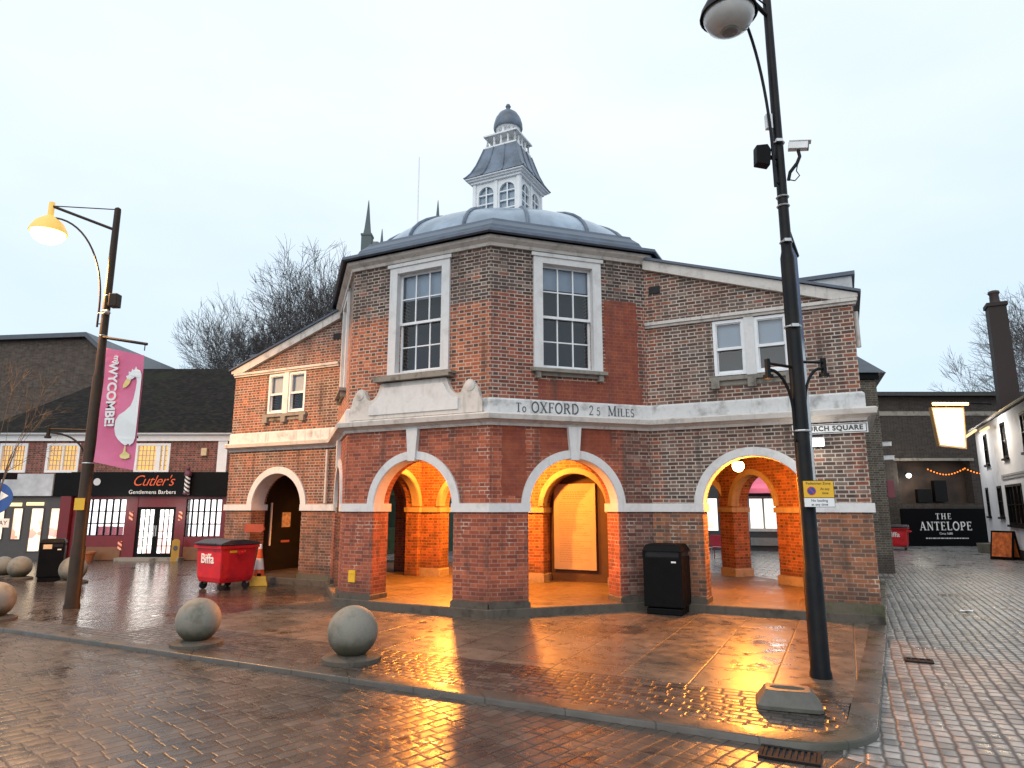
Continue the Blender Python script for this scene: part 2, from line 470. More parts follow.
M['lid'] = simple('lid_plastic', (.03, .028, .036), .4)
M['cone'] = simple('cone_orange', (.75, .12, .03), .45)
M['white_plastic'] = simple('white_plastic', (.75, .75, .75), .4, bump=0)
M['yellow'] = simple('yellow_sign', (.75, .42, .02), .45, var=.05, bump=0)
M['sign_blue'] = simple('blue_sign', (.015, .07, .30), .4, var=.05, bump=0)
M['letter_dark'] = simple('letter_dark', (.06, .065, .075), .6, var=.1, bump=0)
M['letter_black'] = simple('letter_black', (.02, .02, .02), .5, bump=0)
M['letter_white'] = simple('letter_white', (.75, .75, .74), .5, var=.04, bump=0)
M['letter_orange'] = simple('letter_orange', (.62, .09, .02), .5, var=.04, bump=0)
M['bark'] = simple('bark', (.045, .038, .034), .9, var=.3, scale=3)
M['twig'] = simple('twig', (.090, .080, .078), .9, var=.2, scale=3, bump=0)
M['ivy'] = simple('ivy', (.022, .028, .016), .6, var=.4, scale=4, bump=0)
M['purple'] = simple('sign_purple', (.12, .08, .32), .5, bump=0)
def glass_mat(name, tint=(.9, .95, 1.0), extra=.03):
    n = N(name)
    lw = n.node('ShaderNodeFresnel'); lw.inputs[0].default_value = 1.5
    nb = n.bump(n.noise(n.pos(), 1.6, 2), .05, .02)
    g = n.node('ShaderNodeBsdfGlossy'); g.inputs['Roughness'].default_value = .03; n.t.links.new(nb, g.inputs['Normal'])
    t = n.node('ShaderNodeBsdfTransparent'); n.set(t.inputs[0], tint)
    mx = n.node('ShaderNodeMixShader'); n.set(mx.inputs[0], n.add(lw.outputs[0], extra))
    n.t.links.new(t.outputs[0], mx.inputs[1]); n.t.links.new(g.outputs[0], mx.inputs[2])
    o = n.node('ShaderNodeOutputMaterial'); n.t.links.new(mx.outputs[0], o.inputs[0])
    return n.m
M['glass'] = glass_mat('window_glass')
M['lit_warm'] = emis('warm_lamp_glow', (1.0, .62, .22), 40)
M['lit_lamp'] = emis('sodium_lamp_glow', (1.0, .62, .14), 14)
M['lit_shade'] = N('lit_shade').surf((.5, .3, .08), .4, emit=(1.0, .62, .12), estr=.6)  # shade glows by itself, standing in for the lamp's glare
M['lit_white'] = emis('white_lamp_glow', (1.0, .98, .9), 10)
M['fairy'] = emis('string_light_glow', (1.0, .24, .03), 2.2)

# brick zones
def zone_front(n, x, z, big):
    return n.smooth(n.add(z, n.mul(n.sub(big, .5), .10)), 6.02, 6.12, .10, .93)
def zone_right(n, x, z, big):
    up = n.smooth(n.add(z, n.mul(n.sub(big, .5), .10)), 6.22, 6.32, 0, .95)
    midz = n.mul(n.smooth(z, 3.9, 3.95), n.lin(x, 0, .7, .35, .18))
    low = n.mul(n.smooth(x, 2.75, 2.95), n.smooth(z, 3.8, 3.7, 0, .75))
    return n.math('MAXIMUM', n.math('MAXIMUM', up, midz), low)
def zone_wing(n, x, z, big):
    e = n.mul(n.smooth(x, .12, .34), n.smooth(x, 3.86, 3.68))
    e = n.math('MAXIMUM', e, n.smooth(r_alt(n, z), .5, .55, .35, .8))
    d = n.mul(e, n.lin(n.smooth(big, .35, .62), 0, 1, .65, .97))
    lowz = n.smooth(z, 1.9, 2.05, .25, 1.0)
    return n.mul(d, lowz)
def r_alt(n, z): return n.math('FRACT', n.math('DIVIDE', z, .298))
def zone_wing_left(n, x, z, big):
    return n.mul(n.smooth(n.noise(n.comb(x, z, 0.0), .9, 3), .42, .62, .1, .75), 1.0)
M['brick_front'] = brick('brick_front', red=(.43, .118, .048), darkzone=zone_front, mort_amt=.9, low=1.0)
M['brick_right'] = brick('brick_right', red=(.30, .075, .04), darkzone=zone_right, patch=((2.50, 3.3, 4.0, 6.34), (1.0, 3.36, 4.0, 4.52), (1.05, 2.62, 3.05, 3.6), (.25, .75, 2.2, 3.55)), mort_amt=.8, low=.9)
M['brick_wing'] = brick('brick_wing', red=(.32, .09, .042), dark=(.105, .078, .068), darkzone=zone_wing, mort_amt=1.0, low=1.0, lowz=1.98, lowc=((.11, .06, .04), (.40, .14, .055)))  # orange-brown of the lower bricks carries lamp warmth in the colour
M['brick_end'] = brick('brick_end', red=(.30, .09, .05), darkzone=zone_wing_left, mort_amt=.8)
M['brick_wing_left'] = brick('brick_wing_left', red=(.30, .10, .05), darkzone=zone_wing_left, mort_amt=.75, low=.8, lowz=1.98, lowc=((.16, .06, .03), (.33, .12, .05)))
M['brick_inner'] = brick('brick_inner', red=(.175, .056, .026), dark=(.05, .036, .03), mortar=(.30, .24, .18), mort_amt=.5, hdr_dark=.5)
M['brick_red_shop'] = brick('brick_red_shop', red=(.20, .06, .045), mort_amt=.35)
M['brick_brown'] = brick('brick_brown', red=(.032, .024, .020), dark=(.022, .019, .017), mort_amt=.12, hdr_dark=.3)

# ------------------------------------------------------------------ ground
def paving(name, kind):
    n = N(name); o = n.obj(); x, y, z = n.sep(o)
    wob = n.noise(o, 2.2, 2, col=True); wx, wy, wz = n.sep(wob)
    fine = n.noise(o, 90, 3); mid = n.noise(o, 4.5, 5, .6); big = n.noise(o, .55, 4, .6)
    damp = n.smooth(big, .38, .66)
    if kind == 'road':
        a = R_(72.5)
        u = n.add(n.mul(x, math.cos(a)), n.mul(y, math.sin(a))); v = n.sub(n.mul(y, math.cos(a)), n.mul(x, math.sin(a)))
        u = n.add(u, n.mul(wx, .05)); v = n.add(v, n.mul(wy, .05))
        mask, r1, r2, _, d = n.bond(u, v, .215, .145, .016, 'random', .9)
        col = n.ramp(r1, [(0, (.050, .041, .034)), (.4, (.072, .058, .047)), (.75, (.088, .068, .054)), (1, (.108, .088, .070))])
        jc, dome, rr, bs = (.018, .014, .012), .03, (.19, .40), .5
    elif kind == 'setts':
        w2 = n.noise(o, 7.0, 2, col=True); w2x, w2y, w2z = n.sep(w2)
        u = n.add(n.add(y, n.mul(wx, .06)), n.mul(w2x, .045)); v = n.add(n.add(x, n.mul(wy, .05)), n.mul(w2y, .04))
        mask, r1, r2, _, d = n.bond(u, v, .175, .142, .030, 'random', 1.0)
        col = n.ramp(r1, [(0, (.14, .135, .128)), (.4, (.24, .232, .22)), (.8, (.34, .32, .30)), (1, (.30, .235, .19))])
        jc, dome, rr, bs = (.030, .027, .025), .06, (.22, .48), .6
    elif kind == 'band':
        u = n.add(x, n.mul(wx, .06)); v = n.add(y, n.mul(wy, .06))
        mask, r1, r2, _, d = n.bond(u, v, .19, .115, .026, 'random', .8)
        col = n.ramp(r1, [(0, (.032, .028, .026)), (.5, (.062, .052, .046)), (1, (.11, .09, .075))])
        jc, dome, rr, bs = (.012, .011, .010), .04, (.20, .40), .55
    elif kind == 'flags':
        mask, r1, r2, _, d = n.bond(n.add(y, n.mul(wx, .02)), n.add(x, n.mul(wy, .02)), 1.05, .86, .018, 'random', .9)
        col = n.ramp(r1, [(0, (.095, .075, .058)), (.5, (.13, .10, .075)), (1, (.17, .13, .095))])
        jc, dome, rr, bs = (.018, .015, .012), .0, (.20, .44), .5
    elif kind == 'pavers':
        mask, r1, r2, _, d = n.bond(n.add(x, n.mul(wx, .03)), n.add(y, n.mul(wy, .03)), .21, .105, .012, 'random', .9)
        col = n.ramp(r1, [(0, (.050, .038, .033)), (.5, (.078, .058, .048)), (1, (.105, .078, .064))])
        jc, dome, rr, bs = (.020, .016, .014), .02, (.06, .26), .38
    elif kind == 'ring':
        mask, r1, r2, _, d = n.bond(x, y, .45, .30, .02, 'running', .9)
        col = n.ramp(r1, [(0, (.18, .18, .185)), (1, (.28, .28, .285))])
        jc, dome, rr, bs = (.04, .04, .04), .02, (.18, .42), .5
    elif kind == 'floor':
        mask, r1, r2, _, d = n.bond(n.add(x, 0.0), y, 1.1, .9, .014, 'random', .9)
        col = n.ramp(r1, [(0, (.075, .058, .042)), (1, (.105, .08, .057))])
        jc, dome, rr, bs = (.12, .08, .05), .0, (.35, .6), .3
    k = n.lin(mid, .25, .75, .7, 1.25)
    col = n.mix(1.0, col, n.comb(k, k, k), 'MULTIPLY')
    sp = n.smooth(fine, .55, .75, 1.0, 1.25)
    col = n.mix(1.0, col, n.comb(sp, sp, sp), 'MULTIPLY')
    col = n.mix(n.mul(n.sub(1.0, mask), .9), col, jc)
    col = n.mix(n.mul(damp, .35), col, tuple(c*.6 for c in jc))
    pud = n.smooth(n.add(n.noise(o, .85, 5, .6), n.mul(n.sub(1.0, mask), .02)), .585, .66)
    stain = n.smooth(n.noise(o, 2.7, 6, .7), .56, .72)
    col = n.mix(n.mul(stain, .45), col, tuple(c*1.6 for c in jc))
    col = n.mix(n.mul(pud, .5), col, jc)
    h = n.add(n.mul(mask, .6), n.mul(n.smooth(d, .0, .06), dome*8))
    h = n.add(h, n.mul(fine, .20)); h = n.add(h, n.mul(r2, {'road': .16, 'setts': .2, 'band': .12}.get(kind, .06)))
    h = n.add(h, n.mul(mid, .35))
    h = n.mul(h, n.lin(pud, 0, 1, 1.0, .35))
    rough = n.add(n.lin(n.add(n.mul(mid, .6), n.mul(n.noise(o, 1.4, 4), .4)), .35, .65, rr[0], rr[1]), n.mul(n.sub(1.0, mask), .25))
    rough = n.sub(rough, n.mul(pud, .12))
    return n.surf(col, rough, n.bump(h, bs, .012), spec=.6)
for k in ('road', 'setts', 'band', 'flags', 'pavers', 'ring', 'floor'): M['p_'+k] = paving('paving_'+k, k)

def sheet(name, pts, mat, z, thick=0.0):
    mb = MB()
    if thick: mb.prism(pts, (), z-thick, z, 'xy')
    else:
        t = tessellate_polygon([[Vector((a, b, 0)) for a, b in pts]])
        mb.add([(a, b, z) for a, b in pts], [tuple(f) for f in t])
    o = mb.build(name, mat, None, HO, HR)
    if not thick:
        for p in o.data.polygons:
            if p.normal.z < 0: p.flip()
    return tag(o, kind='structure')

RZ = -.06
sheet('ground', [(-500, -500), (500, -500), (500, 700), (-500, 700)], M['p_ring'], RZ-.02)
sheet('road', [(-60, -40), (40, -40), (40, -9.40), (-60, -9.40)], M['p_road'], RZ)
KX, KY, KR = 8.10, -8.78, .8
KC = (7.10, KY+KR)                                     # centre of the rounded corner
EDGE = [(8.20, -2.9), (8.34, 0), (8.6, 6)]
corner = [(KC[0]+KR*math.sin(R_(t)), KC[1]-KR*math.cos(R_(t))) for t in range(0, 91, 10)]
ci = [(KC[0]+(KR-.27)*math.sin(R_(t)), KC[1]-(KR-.27)*math.cos(R_(t))) for t in range(0, 91, 10)]
ei = [(a-.27, b) for a, b in EDGE]
sheet('street', [(7.6, 12), (7.6, KY), (8.2, -9.12), (40, -9.12), (40, 12)], M['p_setts'], RZ+.004)
sheet('channel', [(-60, -9.40), (40, -9.40), (40, -9.12), (8.2, -9.12), (7.6, KY), (7.6, -8.4), (-60, -8.4)], M['p_road'], RZ+.002)
sheet('yard', [(8.4, 12), (60, 12), (60, 40), (8.4, 40)], M['p_ring'], RZ+.006)
# raised square: flags in front of the arches, brick pavers to the left, a band of setts, kerb stones
inner_edge = KY+.27
sheet('pavement', [(-2.9, -7.25), (7.70, -7.25)]+ei+[(-2.9, 6)], M['p_flags'], 0, .2)
sheet('paved_square', [(-60, -8.13), (-2.9, -8.13), (-2.9, 6), (-10, 6), (-10, 30), (-60, 30)], M['p_pavers'], 0, .2)
sheet('back_street', [(-10, 6), (8.4, 6), (8.4, 40), (-10, 40)], M['p_ring'], 0, .2)
sheet('sett_band', [(-2.9, -7.25), (-2.9, -8.13), (-60, -8.13), (-60, inner_edge)]+ci+[(7.66, -7.25)], M['p_band'], 0.0, .2)
nk = N('kerb_granite'); o_ = nk.obj(); kx, ky, kz = nk.sep(o_)
jm = nk.math('LESS_THAN', nk.math('FRACT', nk.math('DIVIDE', nk.add(kx, nk.mul(ky, .999)), .92)), .018)
kc = nk.mix(nk.noise(o_, 5, 5), (.040, .033, .027), (.085, .068, .053))
kc = nk.mix(nk.smooth(nk.noise(o_, 1.1, 4), .5, .7), kc, (.035, .036, .018))
kc = nk.mix(jm, kc, (.015, .012, .01))
M['kerb'] = nk.surf(kc, nk.lin(nk.noise(o_, 3, 4), .35, .65, .2, .5), nk.bump(nk.add(nk.noise(o_, 30, 4), nk.mul(jm, -2.0)), .4, .006))
mb = MB()
kprof = [(0, -.25), (0, -.012), (-.012, .003), (-.02, .005), (-.266, .005), (-.266, -.25)]
mb.sweep(kprof, [(-60, KY), (-40, KY), (-20, KY), (-8, KY), (0, KY)]+corner+EDGE)
tag(mb.build('kerb', M['kerb'], None, HO, HR, smooth=True), kind='structure')

# ------------------------------------------------------------------ the market hall
hall = thing('market_hall', 'octagonal red brick market hall with arcade, lead dome and white lantern', 'building', HO, HR)
S = 3.5; OC = [(-1.75, -4.225), (1.75, -4.225), (4.225, -1.75), (4.225, 1.75), (1.75, 4.225), (-1.75, 4.225), (-4.225, 1.75), (-4.225, -1.75)]
RWE = (8.2, -1.75); LWE = (-8.2, -1.75)
EAVE = 7.36; IMP = 2.0; AR = .965
def hole(cx, r, z0=0.0, zs=2.0):
    return [(cx-r, z0), (cx+r, z0)]+arcpts(cx, zs, r, 0, PI)
def rect(x0, x1, z0, z1): return [(x0, z0), (x1, z0), (x1, z1), (x0, z1)]
TW = .5
def wall(o, rz, outer, holes, mat, t=TW, name='wall'):
    # the door-like arch holes run to the ground: weld them into the outline
    doors = sorted([h for h in holes if abs(h[0][1]-min(p[1] for p in outer)) < 1e-6], key=lambda h: -h[0][0]) if False else [h for h in holes if h[0][1] <= .001]
    rest = [h for h in holes if h not in doors]
    out = list(outer)
    if doors:
        # outline starts bottom-left and goes counter-clockwise: insert each opening on the bottom edge
        bl, br = out[0], out[1]
        mid = []
        for h in sorted(doors, key=lambda h: h[0][0]):
            arch = h[2:]
            mid += [(h[0][0], h[0][1])]+list(reversed(arch))+[(h[1][0], h[1][1])]
        clean = []
        for p in mid:
            if not clean or (abs(p[0]-clean[-1][0])+abs(p[1]-clean[-1][1])) > 1e-4: clean.append(p)
        out = [bl]+clean+[br]+out[2:]
    return MB().prism(out, rest, 0, t).build(name, mat, hall, (*o, 0), rz)

AX = 1.75
win_hole = rect(1.0-.27+.27, 2.5-.27+.27, 4.70, 7.0)
WX0, WX1, WZ0, WZ1 = 1.18, 2.32, 4.76, 6.98          # clear opening of a big sash window
def face(i, mat, arch=True, window=True, sh=0.0):
    o = OC[i]; q = OC[(i+1) % 8]; rz = math.atan2(q[1]-o[1], q[0]-o[0])
    hs_ = []
    if arch: hs_.append(hole(AX, AR))
    if window: hs_.append(rect(WX0+sh, WX1+sh, WZ0, WZ1))
    wall(o, rz, [(0, 0), (S, 0), (S, EAVE), (0, EAVE)], hs_, mat)
    return o, rz
fF = face(0, M['brick_front'], sh=.05); fR = face(1, M['brick_right'], sh=-.08); fL = face(7, M['brick_front'])
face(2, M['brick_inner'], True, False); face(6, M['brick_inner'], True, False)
for i in (3, 4, 5):
    o = OC[i]; q = OC[(i+1) % 8]; rz = math.atan2(q[1]-o[1], q[0]-o[0])
    MB().prism([(0, 3.5), (S, 3.5), (S, EAVE), (0, EAVE)], (), 0, TW).build('wall', M['brick_end'], hall, (*o, 0), rz)
# wings: half-gabled fronts
WW = 3.975
def wing(o, mir, mat):
    top = [(WW, 5.86), (0, 7.24)] if not mir else [(WW, 7.24), (0, 5.86)]
    cx = 2.0 if not mir else 1.95
    wx = ((1.42, 1.98), (2.22, 2.78)) if not mir else ((1.42, 1.97), (2.20, 2.75))
    hs_ = [hole(cx, 1.0 if not mir else .93)]+[rect(a, b, 4.62, 5.72) for a, b in wx]
    wall(o, 0, [(0, 0), (WW, 0)]+top, hs_, mat)
    return cx, wx
cxR, wxR = wing(OC[2], False, M['brick_wing']); cxL, wxL = wing(LWE, True, M['brick_wing_left'])
# ends, chamfers and back of the wings
wall((8.2, -1.75), PI/2, [(TW, 0), (3.1, 0), (3.1, 5.86), (TW, 5.86)], [], M['brick_end'])
wall((-8.2, 1.35), -PI/2, [(0, 0), (3.1-TW, 0), (3.1-TW, 5.86), (0, 5.86)], [], M['brick_end'])
CL = math.hypot(3.3, 3.3)
wall((8.2, 1.35), R_(135), [(0, 0), (CL, 0), (CL, 5.86), (0, 5.86)], [hole(3.2, .86)], M['brick_inner'])
wall((-4.9, 4.65), R_(225), [(0, 0), (CL, 0), (CL, 5.86), (0, 5.86)], [hole(CL-3.2, .86)], M['brick_inner'])
wall((4.9, 4.65), PI, [(0, 0), (9.8, 0), (9.8, 5.86), (0, 5.86)], [hole(1.1, .9), hole(8.7, .9)], M['brick_inner'], .4)
# inner arcade (W1) with the notice niche, and cross walls
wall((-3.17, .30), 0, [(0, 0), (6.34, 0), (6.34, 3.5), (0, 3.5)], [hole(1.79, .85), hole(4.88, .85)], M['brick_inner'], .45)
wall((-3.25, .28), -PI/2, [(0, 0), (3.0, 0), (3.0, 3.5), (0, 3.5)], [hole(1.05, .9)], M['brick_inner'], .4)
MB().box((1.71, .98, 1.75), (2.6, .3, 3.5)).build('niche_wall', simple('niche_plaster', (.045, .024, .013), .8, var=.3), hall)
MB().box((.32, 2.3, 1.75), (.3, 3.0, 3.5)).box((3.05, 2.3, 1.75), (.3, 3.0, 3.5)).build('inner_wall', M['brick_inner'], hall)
# floor and ceiling
foot = [(-8.22, -1.80), (-4.26, -1.80), (-1.77, -4.29), (1.77, -4.29), (4.26, -1.80), (8.22, -1.80), (8.22, 1.37), (4.92, 4.68), (-4.92, 4.68), (-8.22, 1.37)]
MB().prism(foot, (), -.1, .15, 'xy').build('floor', M['p_floor'], hall)
fin = [(-8.0, -1.3), (-4.4, -1.3), (-1.9, -3.8), (1.9, -3.8), (4.4, -1.3), (8.0, -1.3), (8.0, 1.2), (4.8, 4.4), (-4.8, 4.4), (-8.0, 1.2)]
MB().prism(fin, (), 3.42, 3.5, 'xy').build('ceiling', M['ceiling'], hall)
# step edge stones
MB().sweep([(0, -.1), (.06, -.1), (.06, .142), (.045, .155), (0, .155)], foot[:6]).build('step', M['stone_wet'], hall)

path = [LWE, OC[7], OC[0], OC[1], OC[2], RWE, (8.2, 1.35), (4.9, 4.65)]
# arch trim, imposts, keystones
def on(o, rz): return dict(loc=(*o, 0), rz=rz)
def archivolt(o, rz, cx, r, w=.15, mat='stone_white', key=True, z=2.07, soff=.30):
    out = arcpts(cx, 2.0, r+w, math.asin((z-2.0)/(r+w)), PI-math.asin((z-2.0)/(r+w)), 32)
    inn = list(reversed(arcpts(cx, 2.0, r-.012, math.asin((z-2.0)/r), PI-math.asin((z-2.0)/r), 32)))
    m = MB(); m.prism(out+inn, (), -.05, .03)
    out2 = arcpts(cx, 2.0, r+.05, math.asin((z-2.0)/(r+.05)), PI-math.asin((z-2.0)/(r+.05)), 32)
    inn2 = list(reversed(arcpts(cx, 2.0, r-.022, math.asin((z-2.0)/r), PI-math.asin((z-2.0)/r), 32)))
    m.prism(out2+inn2, (), -.028, soff)
    a = m.build('arch_trim', M[mat], hall, (*o, 0), rz)
    if key:
        k = MB().prism([(cx-.085, 2.0+r-.05), (cx+.085, 2.0+r-.05), (cx+.14, 3.575), (cx-.14, 3.575)], (), -.10, .02)
        k.build('keystone', M[mat], a)
    return a
for (o, rz) in (fF, fR, fL): archivolt(o, rz, AX, AR)
archivolt(OC[2], 0, cxR, 1.0, key=False); archivolt(LWE, 0, cxL, .93, .17, key=False, soff=.42)
def inner_trim(o, rz, cx, r, depth_w=.42):
    return archivolt(o, rz, cx, r, .12, 'stone_inner', False, 2.02, .2)
inner_trim((-3.17, .30), 0, 1.79, .85); inner_trim((-3.17, .30), 0, 4.88, .85)
for (o, rz, cx, r, t) in (((-3.25, .28), -PI/2, 1.05, .9, .4), ((8.2, 1.35), R_(135), 3.2, .86, TW), ((-4.9, 4.65), R_(225), CL-3.2, .86, TW), ((4.9, 4.65), PI, 1.1, .9, .4), ((4.9, 4.65), PI, 8.7, .9, .4), (OC[2], PI/2, AX, AR, TW), (OC[6], -PI/2, AX, AR, TW)):
    # trim on the inner side of the wall
    a = archivolt(o, rz, cx, r, .13, 'stone_inner', False, 2.02, .2)
    a.location = (o[0]-math.sin(rz)*t, o[1]+math.cos(rz)*t, 0); a.scale = (1, -1, 1)
def impost(o, rz, segs, t=TW, mat='stone_white', z0=1.905, z1=2.07, proud=.05):
    for x0, x1 in segs:
        MB().prism([(x0, z0), (x1, z0), (x1, z1-.03), (x1+.0, z1), (x0, z1)], (), -proud, t+proud).build('impost_band', M[mat], hall, (*o, 0), rz)
for (o, rz) in (fF, fR, fL):
    impost(o, rz, [(-.02, AX-AR+.035), (AX+AR-.035, S+.02)])
impost(OC[2], 0, [(.0, cxR-.965), (cxR+.965, WW+.05)]); impost(LWE, 0, [(-.05, cxL-.895), (cxL+.895, WW)])
impost((-3.17, .30), 0, [(-.03, .97), (2.61, 4.06), (5.70, 6.34)], .45, 'stone_inner', 1.86, 1.99)
impost((-3.25, .28), -PI/2, [(.03, .18), (1.92, 3.0)], .4, 'stone_inner', 1.86, 1.99)
impost((8.2, 1.35), R_(135), [(0, 2.37), (4.03, CL)], TW, 'stone_inner', 1.86, 1.99)
impost((-4.9, 4.65), R_(225), [(0, CL-4.03), (CL-2.37, CL)], TW, 'stone_inner', 1.86, 1.99)
impost((4.9, 4.65), PI, [(0, .23), (1.97, 7.83), (9.57, 9.8)], .4, 'stone_inner', 1.86, 1.99)
# plinth stones of the piers
def plinth(o, rz, segs, mat='stone_wet', h=.27, t=TW, pr=.045):
    for x0, x1 in segs:
        MB().prism([(x0, -.05), (x1, -.05), (x1, h-.03), (x1-.03, h), (x0+.03, h), (x0, h-.03)], (), -pr, t+.02).build('plinth', M[mat], hall, (*o, 0), rz)
for (o, rz) in (fF, fR, fL): plinth(o, rz, [(0.0, AX-AR+.02), (AX+AR-.02, S)])
plinth(OC[2], 0, [(.0, cxR-.98)]); plinth(OC[2], 0, [(cxR+.98, WW+.04)], 'stone_mossy', .33, TW, .07)
plinth(LWE, 0, [(-.04, cxL-.91)]); plinth(LWE, 0, [(cxL+.91, WW)], 'stone_mossy')
plinth((-3.17, .30), 0, [(-.03, .965), (2.62, 4.05), (5.71, 6.34)], 'stone_inner', .36, .45, .03)
plinth((8.2, 1.35), R_(135), [(1.2, 2.38), (4.02, CL)], 'stone_inner', .36, TW+.03)
# cornice, frieze, coping band
corn = [(0, 3.56), (.05, 3.56), (.07, 3.61), (.14, 3.65), (.22, 3.67), (.24, 3.76), (.20, 3.79), (0, 3.80)]
MB().sweep(corn, path).build('cornice', M['stone'], hall, smooth=False)
fri = [(0, 3.802), (.06, 3.802), (.06, 4.06), (.02, 4.10), (0, 4.10)]
fz = MB().sweep(fri, path).build('frieze', stone('frieze_stone', (.66, .65, .64), (.08, .072, .06), .6), hall)
# inscription on the right face frieze
def words(runs, total, cx, z):
    x = 0.0; todo = []
    for run in runs:
        mb_ = roman([(a, b, 0) for a, b, _ in run[0]], .10)
        todo.append((x+mb_.width/2, mb_)); x += mb_.width+run[1]
    k = total/x
    for xc, mb_ in todo:
        q = cx+(xc-x/2)*k
        io = mb_.build('inscription', M['letter_dark'], fz, fix=False)
        io.location = (OC[1][0]+q*math.cos(PI/4)+.0625*math.sin(PI/4), OC[1][1]+q*math.sin(PI/4)-.0625*math.cos(PI/4), z)
        io.rotation_euler = (0, 0, PI/4); io.scale = (k, 1, 1.02)
words([([('T', .175, 0), ('o', .155, 0)], .10), ([('OXFORD', .205, 0)], .22), ([('2', .19, 0)], .05), ([('5', .16, 0)], .17), ([('M', .205, 0), ('ILES', .16, 0)], 0)], 2.62, 1.82, 3.835)
# scrolled panel over the front arch
half = [(1.64, 3.815), (1.64, 4.02), (1.58, 4.13), (1.54, 4.30), (1.46, 4.38), (1.40, 4.47), (1.33, 4.485), (1.25, 4.43), (1.20, 4.33), (1.15, 4.24), (1.09, 4.21), (1.0, 4.235), (.92, 4.31), (.86, 4.42), (.83, 4.53), (.80, 4.56)]
pts = [(AX+x, z) for x, z in half]+[(AX-x, z) for x, z in reversed(half)]
pm = MB(); pm.prism(pts, (), -.11, .0)
pn = pm.build('scrolled_panel', M['stone'], hall, (*fF[0], 0), fF[1])
sh = [(.74, 3.90), (1.10, 3.90), (1.10, 4.12), (.98, 4.15), (.86, 4.25), (.78, 4.40), (.74, 4.46)]
ip = [(AX+x, z) for x, z in sh[1:]]+[(AX-x, z) for x, z in reversed(sh[1:])]
MB().prism(ip, (), -.135, -.10).build('raised_field', M['stone_white'], pn)
MB().box((AX, -.10, 4.61), (1.86, .26, .06)).box((AX, -.07, 4.665), (1.96, .32, .05)).build('ledge', M['stone_dark'], pn)
for q in (-1.36, 1.36): MB().lathe([(.11, -.12), (.09, -.125), (.03, -.14), (.001, -.14)], 16, (AX+q, 0, 4.35), 'y').build('scroll', M['stone'], pn)

# windows
def sash_window(o, rz, x0, x1, z0, z1, cols, rows, fw=.19, architrave=True, blind=.2, sill=True, depth=.14):
    if architrave:
        w = MB()
        w.prism(rect(x0-fw, x1+fw, z0-.02, z1+fw), [rect(x0+.006, x1-.006, z0+.012, z1-.006)], -.055, .10)
        w.prism(rect(x0-fw-.05, x1+fw+.05, z1+fw-.06, z1+fw+.015), (), -.085, -.05)
        w = w.build('window', M['stone_white'], hall, (*o, 0), rz)
    else:
        w = MB().prism(rect(x0-.03, x1+.03, z0-.01, z1+.03), [rect(x0+.03, x1-.03, z0+.03, z1-.03)], -.02, .09).build('window', M['white_paint'], hall, (*o, 0), rz)
    s = MB(); y = depth
    b = .05; mz = (z0+z1)/2
    s.prism(rect(x0-.02, x1+.02, mz-.035, z1+.02), [rect(x0+b, x1-b, mz+.02, z1-b)], y-.045, y)
    s.prism(rect(x0-.02, x1+.02, z0-.02, mz+.035), [rect(x0+b, x1-b, z0+.09, mz-.02)], y+.004, y+.05)
    for k in range(1, cols):
        xx = x0+b+(x1-x0-2*b)*k/cols
        s.span((xx-.014, y-.042, mz+.018), (xx+.014, y-.006, z1-b+.002)); s.span((xx-.014, y+.006, z0+.088), (xx+.014, y+.046, mz-.018))
    hr = rows//2
    for k in range(1, hr):
        zz = mz+.02+(z1-b-mz-.02)*k/hr; s.span((x0+b-.002, y-.041, zz-.013), (x1-b+.002, y-.007, zz+.013))
        zz = z0+.09+(mz-.02-z0-.09)*k/hr; s.span((x0+b-.002, y+.007, zz-.013), (x1-b+.002, y+.045, zz+.013))
    s.build('sash', M['white_paint'], w)
    g = MB(); g.quad((x0, y-.022, mz), (x1, y-.022, mz), (x1, y-.022, z1), (x0, y-.022, z1)); g.quad((x0, y+.026, z0), (x1, y+.026, z0), (x1, y+.026, mz), (x0, y+.026, mz))
    g.build('pane', M['glass'], w)
    if blind:
        MB().span((x0, y+.07, z1-(z1-z0)*blind), (x1, y+.085, z1)).build('blind', M['blind'], w)
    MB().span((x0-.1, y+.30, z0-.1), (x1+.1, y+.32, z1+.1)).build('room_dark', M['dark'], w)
    if sill:
        m = MB().box(((x0+x1)/2, -.05, z0-.06), (x1-x0+2*fw+.12, .22, .07)).box(((x0+x1)/2, -.025, z0-.13), (x1-x0+2*fw-.1, .07, .07))
        for q in (x0-fw+.07, x1+fw-.07): m.box((q, -.055, z0-.16), (.10, .13, .13))
        m.build('sill', M['stone_dark'], w)
    return w
sash_window(*fF, WX0+.05, WX1+.05, WZ0, WZ1, 3, 4, blind=.26, sill=False)
sash_window(*fR, WX0-.08, WX1-.08, WZ0, WZ1, 3, 4, blind=.22)
sash_window(*fL, WX0, WX1, WZ0, WZ1, 3, 4, blind=.2)
